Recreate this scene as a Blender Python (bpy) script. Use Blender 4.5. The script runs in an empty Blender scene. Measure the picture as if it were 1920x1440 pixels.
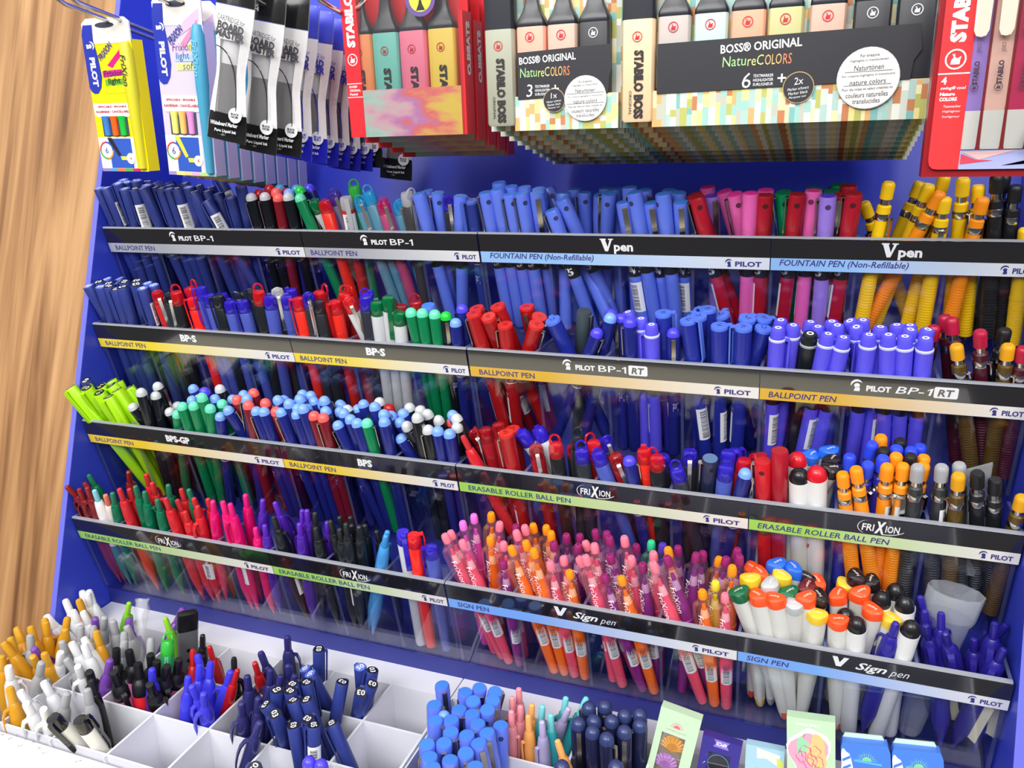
import bpy, math, random
import numpy as np
from mathutils import Matrix, Vector

random.seed(7)
SC = bpy.context.scene
COL = SC.collection
# ------------------------------------------------------------------ camera
CAM = np.array([0.67798962, -0.63452753, 0.08188308]); FPX = 1545.935
YAW, PITCH, ROLL = 0.369602, 0.300752, -0.032499
_ca, _sa, _cb, _sb, _cc, _sc = math.cos(YAW), math.sin(YAW), math.cos(PITCH), math.sin(PITCH), math.cos(ROLL), math.sin(ROLL)
_f = np.array([-_sa * _cb, _ca * _cb, -_sb]); _r = np.array([_ca, _sa, 0.0]); _u = np.cross(_r, _f)
_r, _u = _cc * _r + _sc * _u, -_sc * _r + _cc * _u
cam_data = bpy.data.cameras.new('camera'); cam = bpy.data.objects.new('camera', cam_data); COL.objects.link(cam)
cam.matrix_world = Matrix(((_r[0], _u[0], -_f[0], CAM[0]), (_r[1], _u[1], -_f[1], CAM[1]), (_r[2], _u[2], -_f[2], CAM[2]), (0, 0, 0, 1)))
cam_data.sensor_width = 36; cam_data.lens = FPX / 1920 * 36; cam_data.clip_start = 0.01
SC.camera = cam
# ------------------------------------------------------------------ world, lamps, exposure
SC.view_settings.view_transform = 'Standard'; SC.view_settings.look = 'None'
SC.view_settings.gamma = 1.0; SC.view_settings.use_curve_mapping = False
SC.view_settings.exposure = 0.0
SC.cycles.max_bounces = 8; SC.cycles.transparent_max_bounces = 28; SC.cycles.glossy_bounces = 3
SC.cycles.caustics_reflective = False; SC.cycles.caustics_refractive = False
W = bpy.data.worlds.new('shop'); SC.world = W; W.use_nodes = True
_nt = W.node_tree; _bg = _nt.nodes['Background']; _bg.inputs[1].default_value = 0.85
_tc = _nt.nodes.new('ShaderNodeTexCoord'); _sp = _nt.nodes.new('ShaderNodeSeparateXYZ'); _cr = _nt.nodes.new('ShaderNodeValToRGB'); _mr = _nt.nodes.new('ShaderNodeMapRange')
_mr.inputs[1].default_value = -1; _mr.inputs[2].default_value = 1
_e = _cr.color_ramp.elements; _e[0].position = 0.42; _e[0].color = (0.035, 0.036, 0.042, 1); _e[1].position = 0.72; _e[1].color = (1.0, 1.0, 1.0, 1)
_x = _cr.color_ramp.elements.new(0.52); _x.color = (0.22, 0.22, 0.23, 1)
_nt.links.new(_tc.outputs['Generated'], _sp.inputs[0]); _nt.links.new(_sp.outputs['Z'], _mr.inputs[0]); _nt.links.new(_mr.outputs[0], _cr.inputs[0]); _nt.links.new(_cr.outputs[0], _bg.inputs[0])

def lamp(name, loc, target, sx, sy, power, col=(1, 0.98, 0.95)):
    d = bpy.data.lights.new(name, 'AREA'); d.shape = 'RECTANGLE'; d.size = sx; d.size_y = sy; d.energy = power; d.color = col
    o = bpy.data.objects.new(name, d); COL.objects.link(o); o.location = loc
    o.rotation_euler = (Vector(target) - Vector(loc)).to_track_quat('-Z', 'Y').to_euler()
    return o
lamp('ceiling_lamp', (0.1, -1.9, 1.25), (0.35, -0.05, -0.05), 2.2, 0.8, 54)
lamp('ceiling_lamp', (1.9, -1.4, 1.2), (0.5, -0.05, -0.1), 0.6, 1.6, 20)
lamp('top_fill_lamp', (0.30, -0.36, 0.60), (0.30, 0.05, 0.12), 1.1, 0.08, 2.0)  # added fill lamp, brightens the board top and the hanging packs

# ------------------------------------------------------------------ image point <-> place
K_B = 0.0331278 / 0.0905549                     # slope of the leaning board
S_T, H_T, PHI, L_STRIP, L_FRONT = 0.0331278, 0.0905549, 0.220070, 0.0240711, 0.0899052
D_B = 0.107
DEP = 0.049
UX = [0.0, 0.23261, 0.40648, 0.63928, 0.81349]
CELL = 0.05808
def ray(u, v):
    a, b = (u - 960) / FPX, (v - 720) / FPX
    return _f + a * _r - b * _u
def at_y(u, v, Y):
    d = ray(u, v); return CAM + d * ((Y - CAM[1]) / d[1])
def at_z(u, v, Z):
    d = ray(u, v); return CAM + d * ((Z - CAM[2]) / d[2])
def at_board(u, v, off=0.0):
    d = ray(u, v); n = np.array([0, 1, -K_B]); return CAM + d * ((D_B - off - n @ CAM) / (n @ d))
def pix(P):
    q = np.asarray(P) - CAM; z = q @ _f
    return 960 + FPX * (q @ _r) / z, 720 - FPX * (q @ _u) / z

# ------------------------------------------------------------------ materials
def lin(c):
    return tuple((x / 12.92 if x <= 0.04045 else ((x + 0.055) / 1.055) ** 2.4) for x in (v / 255 for v in c))
MATS = {}
def mat(col, rough=0.35, metal=0.0, alpha=1.0, spec=0.5, emit=None):
    key = (tuple(col), rough, metal, alpha, spec)
    if key in MATS: return MATS[key]
    m = bpy.data.materials.new('plastic_%d_%d_%d' % tuple(col)); m.use_nodes = True
    b = m.node_tree.nodes['Principled BSDF']
    b.inputs['Base Color'].default_value = (*lin(col), 1); b.inputs['Roughness'].default_value = rough
    b.inputs['Metallic'].default_value = metal; b.inputs['Alpha'].default_value = alpha
    b.inputs['Specular IOR Level'].default_value = spec
    MATS[key] = m; return m
def node_mat(name):
    m = bpy.data.materials.new(name); m.use_nodes = True
    return m, m.node_tree, m.node_tree.nodes['Principled BSDF']
CHROME = mat((205, 203, 198), 0.18, 1.0)
STEEL = mat((190, 184, 172), 0.3, 1.0)
WHITE = mat((235, 236, 240), 0.45)
PAPER = mat((228, 229, 232), 0.6)
BLACK = mat((22, 22, 26), 0.3)
INK = mat((34, 34, 44), 0.5)
NAVY_INK = mat((58, 56, 130), 0.5)
def acrylic(name, tint, base, top):
    m = bpy.data.materials.new(name); m.use_nodes = True; nt = m.node_tree; nt.nodes.clear()
    o = nt.nodes.new('ShaderNodeOutputMaterial'); mx = nt.nodes.new('ShaderNodeMixShader')
    t = nt.nodes.new('ShaderNodeBsdfTransparent'); g = nt.nodes.new('ShaderNodeBsdfGlossy'); lw = nt.nodes.new('ShaderNodeLayerWeight')
    t.inputs[0].default_value = (*tint, 1); g.inputs['Roughness'].default_value = 0.04; g.inputs['Color'].default_value = (1, 1, 1, 1)
    lw.inputs[0].default_value = 0.25
    r = nt.nodes.new('ShaderNodeMapRange'); r.inputs[3].default_value = base; r.inputs[4].default_value = top
    nt.links.new(lw.outputs['Facing'], r.inputs[0]); nt.links.new(r.outputs[0], mx.inputs[0])
    nt.links.new(t.outputs[0], mx.inputs[1]); nt.links.new(g.outputs[0], mx.inputs[2]); nt.links.new(mx.outputs[0], o.inputs[0])
    return m
ACRYL = acrylic('clear_acrylic', (0.97, 0.972, 0.985), 0.012, 0.30)
FILM = acrylic('clear_film', (0.95, 0.95, 0.95), 0.06, 0.5)
EDGE = mat((172, 176, 186), 0.2, 0.0, 0.85); EDGE2 = mat((130, 140, 190), 0.2, 0, 0.35)

def wood_mat():
    m, nt, b = node_mat('walnut_laminate'); L = nt.links.new; N = nt.nodes.new
    tc = N('ShaderNodeTexCoord')
    def noise(scale, detail, mp, dist=0.0):
        p = N('ShaderNodeMapping'); p.inputs['Scale'].default_value = mp; n = N('ShaderNodeTexNoise'); n.inputs['Scale'].default_value = scale; n.inputs['Detail'].default_value = detail; n.inputs['Distortion'].default_value = dist
        L(tc.outputs['Object'], p.inputs[0]); L(p.outputs[0], n.inputs[0]); return n.outputs[0]
    big = noise(1.0, 3, (20, 1.3, 1), 1.6); fine = noise(1.0, 5, (90, 3.2, 1), .8); hair = noise(1.0, 2, (520, 12, 1))
    s1 = N('ShaderNodeMath'); s1.operation = 'MULTIPLY_ADD'; s1.inputs[1].default_value = .30; L(fine, s1.inputs[0]); L(big, s1.inputs[2])
    s2 = N('ShaderNodeMath'); s2.operation = 'MULTIPLY_ADD'; s2.inputs[1].default_value = .07; L(hair, s2.inputs[0]); L(s1.outputs[0], s2.inputs[2])
    cr = N('ShaderNodeValToRGB'); e = cr.color_ramp.elements
    e[0].position = .46; e[0].color = (*lin((104, 68, 40)), 1); e[1].position = .92; e[1].color = (*lin((206, 162, 114)), 1)
    for p, c in ((.56, (136, 95, 58)), (.64, (160, 117, 75)), (.75, (184, 140, 94))):
        x = cr.color_ramp.elements.new(p); x.color = (*lin(c), 1)
    L(s2.outputs[0], cr.inputs[0]); L(cr.outputs[0], b.inputs['Base Color']); b.inputs['Roughness'].default_value = .42
    return m
def ramp_mat(name, c0, c1, p0=0.25, p1=0.85, axis='X'):
    m, nt, b = node_mat(name); tc = nt.nodes.new('ShaderNodeTexCoord'); sp = nt.nodes.new('ShaderNodeSeparateXYZ'); cr = nt.nodes.new('ShaderNodeValToRGB')
    e = cr.color_ramp.elements; e[0].position = p0; e[0].color = (*lin(c0), 1); e[1].position = p1; e[1].color = (*lin(c1), 1)
    nt.links.new(tc.outputs['Generated'], sp.inputs[0]); nt.links.new(sp.outputs[axis], cr.inputs[0]); nt.links.new(cr.outputs[0], b.inputs['Base Color'])
    b.inputs['Roughness'].default_value = 0.3
    return m

# ------------------------------------------------------------------ meshes
class MB:
    def __init__(s): s.v = []; s.f = []; s.mi = []; s.mats = []; s.cur = 0
    def use(s, m):
        if m not in s.mats: s.mats.append(m)
        s.cur = s.mats.index(m); return s
    def face(s, idx): s.f.append(tuple(idx)); s.mi.append(s.cur)
    def add(s, pts):
        b = len(s.v); s.v.extend(tuple(map(float, p)) for p in pts); return b
    def quad(s, a, b, c, d):
        i = s.add((a, b, c, d)); s.face((i, i + 1, i + 2, i + 3)); return s
    def box(s, x0, x1, y0, y1, z0, z1):
        i = s.add([(x, y, z) for z in (z0, z1) for y in (y0, y1) for x in (x0, x1)])
        for q in ((0, 2, 3, 1), (4, 5, 7, 6), (0, 1, 5, 4), (2, 6, 7, 3), (0, 4, 6, 2), (1, 3, 7, 5)): s.face([i + k for k in q])
        return s
    def hexa(s, lo, hi):                       # two matching loops of points, capped
        n = len(lo); a = s.add(lo); b = s.add(hi)
        s.face([a + k for k in range(n)][::-1]); s.face([b + k for k in range(n)])
        for k in range(n): s.face((a + k, a + (k + 1) % n, b + (k + 1) % n, b + k))
        return s
    def lathe(s, prof, n=18, ox=0, oy=0, sx=1.0, sy=1.0, close=True, shape=None):
        rings = []
        for r, z in prof:
            if r < 1e-7: rings.append([s.add([(ox, oy, z)])])
            else:
                pts = []
                for k in range(n):
                    a = 2 * math.pi * k / n; q = shape(a) if shape else 1.0
                    pts.append((ox + r * q * sx * math.cos(a), oy + r * q * sy * math.sin(a), z))
                i = s.add(pts); rings.append([i + k for k in range(n)])
        for A, B in zip(rings, rings[1:]):
            for k in range(n):
                if len(A) == 1 and len(B) == 1: break
                if len(A) == 1: s.face((A[0], B[(k + 1) % n], B[k])[::-1])
                elif len(B) == 1: s.face((A[k], A[(k + 1) % n], B[0]))
                else: s.face((A[k], A[(k + 1) % n], B[(k + 1) % n], B[k]))
        if close:
            if len(rings[0]) > 1: s.face(rings[0][::-1])
            if len(rings[-1]) > 1: s.face(rings[-1])
        return s
    def patch(s, r, a0, a1, z0, z1, n=6, flip=False):     # piece of a cylinder wall, angle 0 faces -y
        ps = []
        for k in range(n + 1):
            a = a0 + (a1 - a0) * k / n
            ps += [(r * math.sin(a), -r * math.cos(a), z0), (r * math.sin(a), -r * math.cos(a), z1)]
        i = s.add(ps)
        for k in range(n): s.face((i + 2 * k, i + 2 * k + 2, i + 2 * k + 3, i + 2 * k + 1))
        return s
    def strip(s, path, w, t):                  # bent bar: path in (y, z), width along x
        n = len(path); L = []
        for k, (y, z) in enumerate(path):
            a = path[max(0, k - 1)]; b = path[min(n - 1, k + 1)]
            dy, dz = b[0] - a[0], b[1] - a[1]; l = math.hypot(dy, dz) or 1; ny, nz = -dz / l * t / 2, dy / l * t / 2
            ww = w if not callable(w) else w(k / (n - 1))
            L.append(s.add([(-ww / 2, y - ny, z - nz), (ww / 2, y - ny, z - nz), (ww / 2, y + ny, z + nz), (-ww / 2, y + ny, z + nz)]))
        for A, B in zip(L, L[1:]):
            for k in range(4): s.face((A + k, A + (k + 1) % 4, B + (k + 1) % 4, B + k))
        s.face([L[0] + k for k in (3, 2, 1, 0)]); s.face([L[-1] + k for k in range(4)])
        return s
    def tube(s, pts, r, n=8):
        pts = [Vector(p) for p in pts]; rings = []
        up = Vector((0.3, 0.2, 1)).normalized()
        for k, p in enumerate(pts):
            d = (pts[min(len(pts) - 1, k + 1)] - pts[max(0, k - 1)]).normalized()
            x = d.cross(up).normalized(); y = d.cross(x)
            rr = r if not callable(r) else r(k / (len(pts) - 1))
            i = s.add([p + rr * (math.cos(2 * math.pi * j / n) * x + math.sin(2 * math.pi * j / n) * y) for j in range(n)])
            rings.append(i)
        for A, B in zip(rings, rings[1:]):
            for j in range(n): s.face((A + j, B + j, B + (j + 1) % n, A + (j + 1) % n))
        s.face([rings[0] + j for j in range(n)]); s.face([rings[-1] + j for j in range(n)][::-1])
        return s
    def disc(s, cx, cy, z, r, n=24, ry=None):
        ry = ry or r
        i = s.add([(cx + r * math.cos(2 * math.pi * k / n), cy + ry * math.sin(2 * math.pi * k / n), z) for k in range(n)]); s.face([i + k for k in range(n)])
        return s
    def prism(s, poly, z0, z1):                # outline in (x, y) with thickness along z
        return s.hexa([(x, y, z0) for x, y in poly], [(x, y, z1) for x, y in poly])
    def poly(s, pts, z):
        i = s.add([(x, y, z) for x, y in pts]); s.face([i + k for k in range(len(pts))]); return s
    def mesh(s, name, smooth=True, ang=38, scale=1.0):
        me = bpy.data.meshes.new(name)
        me.from_pydata([(x * scale, y * scale, z * scale) for x, y, z in s.v], [], s.f)
        for m in s.mats: me.materials.append(m)
        if len(s.mats) > 1: me.polygons.foreach_set('material_index', s.mi)
        if smooth:
            me.polygons.foreach_set('use_smooth', [True] * len(me.polygons)); me.set_sharp_from_angle(angle=math.radians(ang))
        me.update(); return me
def obj(name, me, parent=None, m=None):
    if isinstance(me, MB):
        if m is not None and not me.mats: me.mats.append(m)
        me = me.mesh(name)
    o = bpy.data.objects.new(name, me); COL.objects.link(o)
    if parent is not None: o.parent = parent
    return o
def empty(name, M):
    o = bpy.data.objects.new(name, None); COL.objects.link(o); o.empty_display_size = 0.01
    o.matrix_world = M if isinstance(M, Matrix) else Matrix.Translation(M); return o
def tag(o, label, cat, group=None, kind=None):
    o['label'] = label; o['category'] = cat
    if group: o['group'] = group
    if kind: o['kind'] = kind
    return o
def struct(o): o['kind'] = 'structure'; return o
def frame(P, X, Y):
    X = Vector(X).normalized(); Y = Vector(Y); Z = X.cross(Y).normalized(); Y = Z.cross(X)
    return Matrix(((X[0], Y[0], Z[0], P[0]), (X[1], Y[1], Z[1], P[1]), (X[2], Y[2], Z[2], P[2]), (0, 0, 0, 1)))

# ------------------------------------------------------------------ lettering (flat meshes made from the built-in font)
_TXT = {}
def glyphs(s, bold=0.0, shear=0.0):
    key = (s, bold, shear)
    if key not in _TXT:
        c = bpy.data.curves.new('lettering', 'FONT'); c.body = s; c.size = 1; c.offset = bold; c.shear = shear; c.resolution_u = 2
        o = bpy.data.objects.new('lettering', c); me = bpy.data.meshes.new_from_object(o)
        vs = np.array([v.co[:2] for v in me.vertices]) if len(me.vertices) else np.zeros((1, 2))
        fs = [tuple(p.vertices) for p in me.polygons]
        bpy.data.objects.remove(o); bpy.data.curves.remove(c); bpy.data.meshes.remove(me)
        lo, hi = vs.min(0), vs.max(0)
        _TXT[key] = ((vs - lo) / np.maximum(hi - lo, 1e-6), fs, (hi - lo))
    return _TXT[key]
def put_text(mb, s, x, y, w, h, z=0.0, bold=0.0, shear=0.0, rot=0, align='l', wrap=None):
    """letters filling a w x h box whose lower left (or centre) is x, y; w None keeps the letter shape"""
    vs, fs, asp = glyphs(s, bold, shear)
    if w is None: w = h * asp[0] / asp[1]
    if h is None: h = w * asp[1] / asp[0]
    P = vs * (w, h)
    if align == 'c': P = P - (w / 2, h / 2)
    if rot:
        a = math.radians(rot); P = P @ np.array([[math.cos(a), math.sin(a)], [-math.sin(a), math.cos(a)]])
    P = P + (x, y)
    if wrap: pts = [(wrap * math.sin(p[0] / wrap), -wrap * math.cos(p[0] / wrap), p[1]) for p in P]
    else: pts = [(p[0], p[1], z) for p in P]
    i = mb.add(pts)
    for f in fs: mb.face([i + k for k in f])
    return w
def swoosh(mb, x, y, h, z=0.0):               # round bird-like emblem: a sweeping arc over a rounded blot
    n = 12; o = []; q = []
    for k in range(n + 1):
        a = math.radians(35 + 150 * k / n); w = math.sin(math.pi * k / n) ** 0.7 * 0.085
        o.append((x + h * (0.5 + (0.42 + w) * math.cos(a)), y + h * (0.47 + (0.42 + w) * math.sin(a) * 1.1)))
        q.append((x + h * (0.5 + (0.42 - w) * math.cos(a)), y + h * (0.47 + (0.42 - w) * math.sin(a) * 1.1)))
    for k in range(n): mb.poly((o[k], o[k + 1], q[k + 1], q[k]), z)
    mb.poly([(x + h * (0.5 + 0.21 * math.cos(t * math.pi / 7)), y + h * (0.5 + 0.2 * math.sin(t * math.pi / 7))) for t in range(14)], z)
    mb.poly([(x + h * p[0], y + h * p[1]) for p in ((0.30, 0.0), (0.72, 0.0), (0.72, 0.3), (0.55, 0.4), (0.36, 0.26))], z)
    return h

# ------------------------------------------------------------------ setting: leaning blue board, wood panel, surroundings
BX0, BX1 = -0.0015, 0.8145
BLUE, bnt, bb = node_mat('blue_laminate')
bb.inputs['Base Color'].default_value = (*lin((50, 66, 198)), 1); bb.inputs['Roughness'].default_value = 0.4
z0, z1 = -0.385, 0.62
def by(z): return D_B + K_B * z
def fy(z): return -0.0065 + K_B * z            # slanted front edge of the blue side panels
m = MB()
m.hexa([(BX0, by(z0), z0), (BX1, by(z0), z0), (BX1, by(z0) + .012, z0), (BX0, by(z0) + .012, z0)], [(BX0, by(z1), z1), (BX1, by(z1), z1), (BX1, by(z1) + .012, z1), (BX0, by(z1) + .012, z1)])
struct(obj('wall_back', m, None, BLUE))
for nm, xa, xb in (('left', BX0 - .006, BX0), ('right', BX1, BX1 + .006)):
    m = MB(); m.hexa([(xa, fy(z0), z0), (xb, fy(z0), z0), (xb, by(z0) + .012, z0), (xa, by(z0) + .012, z0)], [(xa, fy(z1), z1), (xb, fy(z1), z1), (xb, by(z1) + .012, z1), (xa, by(z1) + .012, z1)])
    struct(obj('wall_side_' + nm, m, None, BLUE))
    m = MB(); m.hexa([(xa, fy(z0) - .0008, z0), (xb, fy(z0) - .0008, z0), (xb, fy(z0), z0), (xa, fy(z0), z0)], [(xa, fy(z1) - .0008, z1), (xb, fy(z1) - .0008, z1), (xb, fy(z1), z1), (xa, fy(z1), z1)])
    struct(obj('trim_' + nm, m, None, mat((104, 108, 220), 0.35)))
m = MB().box(BX0, BX1, -.0745, by(-.37), -.386, -.3645); struct(obj('trim_1', m, None, mat((40, 46, 128), 0.4)))  # plinth below the racks, its navy darkened to carry the shade there
wf = frame((BX0 - .0065, fy(0) + .02, 0), (1, 0, 0), (0, K_B, 1))
m = MB().box(-.7, 0, -.75, .8, -.018, 0); o = struct(obj('wall_left', m, None, wood_mat())); o.matrix_world = wf
m = MB().box(BX1 + .02, 1.5, 0.16, 0.18, -0.36, 0.9); struct(obj('wall_right', m, None, mat((150, 148, 150), 0.6)))
m = MB().box(BX1 + .012, 1.5, 0.0, 0.02, -1.0, -0.40); struct(obj('baseboard_right', m, None, mat((40, 38, 40), 0.6)))
m = MB().box(-3, 3.5, -3.5, 0.6, -1.02, -1.0); struct(obj('floor', m, None, mat((58, 56, 56), 0.5)))

# ------------------------------------------------------------------ acrylic pocket racks
UV = Vector((0, -math.sin(PHI), math.cos(PHI))); NV = Vector((0, -math.cos(PHI), -math.sin(PHI)))
ORD = ['zeroth', 'first', 'second', 'third', 'fourth', 'fifth', 'sixth', 'seventh', 'eighth', 'ninth', 'tenth', 'eleventh', 'twelfth', 'thirteenth', 'fourteenth', 'fifteenth', 'sixteenth', 'seventeenth', 'eighteenth', 'nineteenth']
TENS = ['', '', 'twent', 'thirt', 'fort', 'fift', 'sixt', 'sevent', 'eight', 'ninet']
def ordinal(n):
    if n < 20: return ORD[n]
    return TENS[n // 10] + ('ieth' if n % 10 == 0 else 'y-' + ORD[n % 10])
TIER = ['top', 'second', 'third', 'bottom']
TH = 0.0022
def tier_pts(t):
    yT, zT = -S_T * t, -H_T * t
    return yT, zT, yT + L_FRONT * math.sin(PHI), zT - L_FRONT * math.cos(PHI)
for t in range(4):
    yT, zT, yF, zF = tier_pts(t)
    for u in range(2):
        x0, x1 = UX[2 * u], UX[2 * u + 2] - 0.001
        root = empty('acrylic_pocket_rack', (x0, yT, zT))
        tag(root, 'clear acrylic rack of seven pen pockets, %s tier, %s of the two in the row' % (TIER[t], ('left', 'right')[u]), 'pen rack', 'clear acrylic pocket racks on the blue board')
        O = np.array((x0, yT, zT))
        def P(x, y, z): return (x - O[0], y - O[1], z - O[2])
        yb = yF + DEP
        hi = zT + (0.022 if t == 0 else 0.0)
        def sheet(a, b, w, off):               # front-like sheet from (y,z) a to b with thickness off
            return MB().hexa([P(x0, a[0], a[1]), P(x1, a[0], a[1]), P(x1, a[0] + off, a[1]), P(x0, a[0] + off, a[1])], [P(x0, b[0], b[1]), P(x1, b[0], b[1]), P(x1, b[0] + off, b[1]), P(x0, b[0] + off, b[1])])
        obj('front_panel', sheet((yF, zF), (yT, zT), 1, TH), root, ACRYL)
        obj('floor_panel', MB().box(0, x1 - x0, yF - yT, yb - yT, zF - zT - TH, zF - zT), root, ACRYL)
        obj('back_panel', sheet((yb, zF), (yT + DEP - (hi - zT) * math.tan(PHI), hi - (.004 if t else 0)), 1, TH), root, ACRYL)
        r = MB().hexa([P(x0, yT - .0006, zT - .001), P(x1, yT - .0006, zT - .001), P(x1, yT + TH + .0004, zT - .001), P(x0, yT + TH + .0004, zT - .001)],
                      [P(x0, yT - .0006, zT + .0006), P(x1, yT - .0006, zT + .0006), P(x1, yT + TH + .0004, zT + .0006), P(x0, yT + TH + .0004, zT + .0006)])
        obj('rim', r, root, EDGE)
        ytop = yT + DEP
        for k in range(8):
            x = x0 + CELL * k; x = min(x, x1 - TH)
            nm = 'side_panel' if k in (0, 7) else 'divider'
            A = [(x, yF + TH, zF), (x, yb, zF), (x, ytop, zT), (x, yT + TH, zT)]
            d = MB().hexa([P(*q) for q in A], [P(q[0] + TH, q[1], q[2]) for q in A])
            d = obj(nm, d, root, ACRYL)
            if True:
                e = MB().hexa([P(x, yT + TH, zT), P(x + TH, yT + TH, zT), P(x + TH, yF + TH, zF), P(x, yF + TH, zF)], [P(x, yT + TH + .0012, zT), P(x + TH, yT + TH + .0012, zT), P(x + TH, yF + TH + .0012, zF), P(x, yF + TH + .0012, zF)])
                e.hexa([P(x, yT + TH, zT), P(x + TH, yT + TH, zT), P(x + TH, ytop, zT), P(x, ytop, zT)], [P(x, yT + TH, zT + .0007), P(x + TH, yT + TH, zT + .0007), P(x + TH, ytop, zT + .0007), P(x, ytop, zT + .0007)])
                obj('edge', e, d, EDGE2)

# ------------------------------------------------------------------ printed label cards in the racks
BAND = mat((30, 29, 33), 0.09, 0, 1, 0.8)
BAND.node_tree.nodes['Principled BSDF'].inputs['Coat Weight'].default_value = 1.0; BAND.node_tree.nodes['Principled BSDF'].inputs['Coat IOR'].default_value = 1.5; BAND.node_tree.nodes['Principled BSDF'].inputs['Coat Roughness'].default_value = 0.03
LW = mat((238, 240, 244), 0.4)
STRIPES = {'silver': ((168, 172, 182), (226, 228, 232)), 'sky': ((150, 196, 248), (226, 232, 240)), 'yellow': ((240, 214, 60), (230, 230, 232)), 'gold': ((222, 178, 60), (234, 232, 226)),
           'green': ((158, 212, 92), (232, 228, 224)), 'azure': ((122, 172, 248), (228, 228, 232)), 'amber': ((236, 204, 50), (228, 228, 230))}
LABELS = [[('silver', 'bp1', 'BALLPOINT PEN', .215), ('silver', 'bp1', 'BALLPOINT PEN', .28), ('sky', 'vpen', 'FOUNTAIN PEN (Non-Refillable)', .385), ('sky', 'vpen', 'FOUNTAIN PEN (Non-Refillable)', .50)],
          [('yellow', 'BP\u00b7S', 'BALLPOINT PEN', .22), ('yellow', 'BP\u00b7S', 'BALLPOINT PEN', .28), ('gold', 'rt', 'BALLPOINT PEN', .21), ('gold', 'rt', 'BALLPOINT PEN', .27)],
          [('amber', 'BPS-GP', 'BALLPOINT PEN', .21), ('amber', 'BPS', 'BALLPOINT PEN', .28), ('green', 'frix', 'ERASABLE ROLLER BALL PEN', .38), ('green', 'frix', 'ERASABLE ROLLER BALL PEN', .51)],
          [('green', 'frix', 'ERASABLE ROLLER BALL PEN', .41), ('green', 'frix', 'ERASABLE ROLLER BALL PEN', .54), ('azure', 'sign', 'SIGN PEN', .12), ('azure', 'sign', 'SIGN PEN', .17)]]
SMATS = {k: ramp_mat('stripe_' + k, a, b, 0.3 if k != 'green' else 0.25, 0.9) for k, (a, b) in STRIPES.items()}
def frix_logo(mb, x, y, h, z=0.0):
    w = put_text(mb, 'FRI', x - h * 1.15, y + h * .12, h * .85, h * .62, z, .02, .1)
    put_text(mb, 'X', x - h * .3, y - h * .05, h * .75, h * 1.1, z, .05, .25)
    put_text(mb, 'ION', x + h * .42, y + h * .12, h * .95, h * .62, z, .02, .1)
    pts = []
    for k in range(9):
        a = math.radians(95 + 150 * k / 8); pts.append((x - h * .75 + h * .7 * math.cos(a), y + h * .45 + h * .62 * math.sin(a)))
    for a, b in zip(pts, pts[1:]): mb.poly((a, b, (b[0] + h * .05, b[1]), (a[0] + h * .05, a[1])), z)
    for sx in (0,):
        pts = [(x + h * (.2 + 1.45 * k / 8), y - h * (.12 - .0 * k) + h * .38 * (k / 8) ** 3) for k in range(9)]
        for a, b in zip(pts, pts[1:]): mb.poly((a, b, (b[0], b[1] + h * .06), (a[0], a[1] + h * .06)), z)
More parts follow.
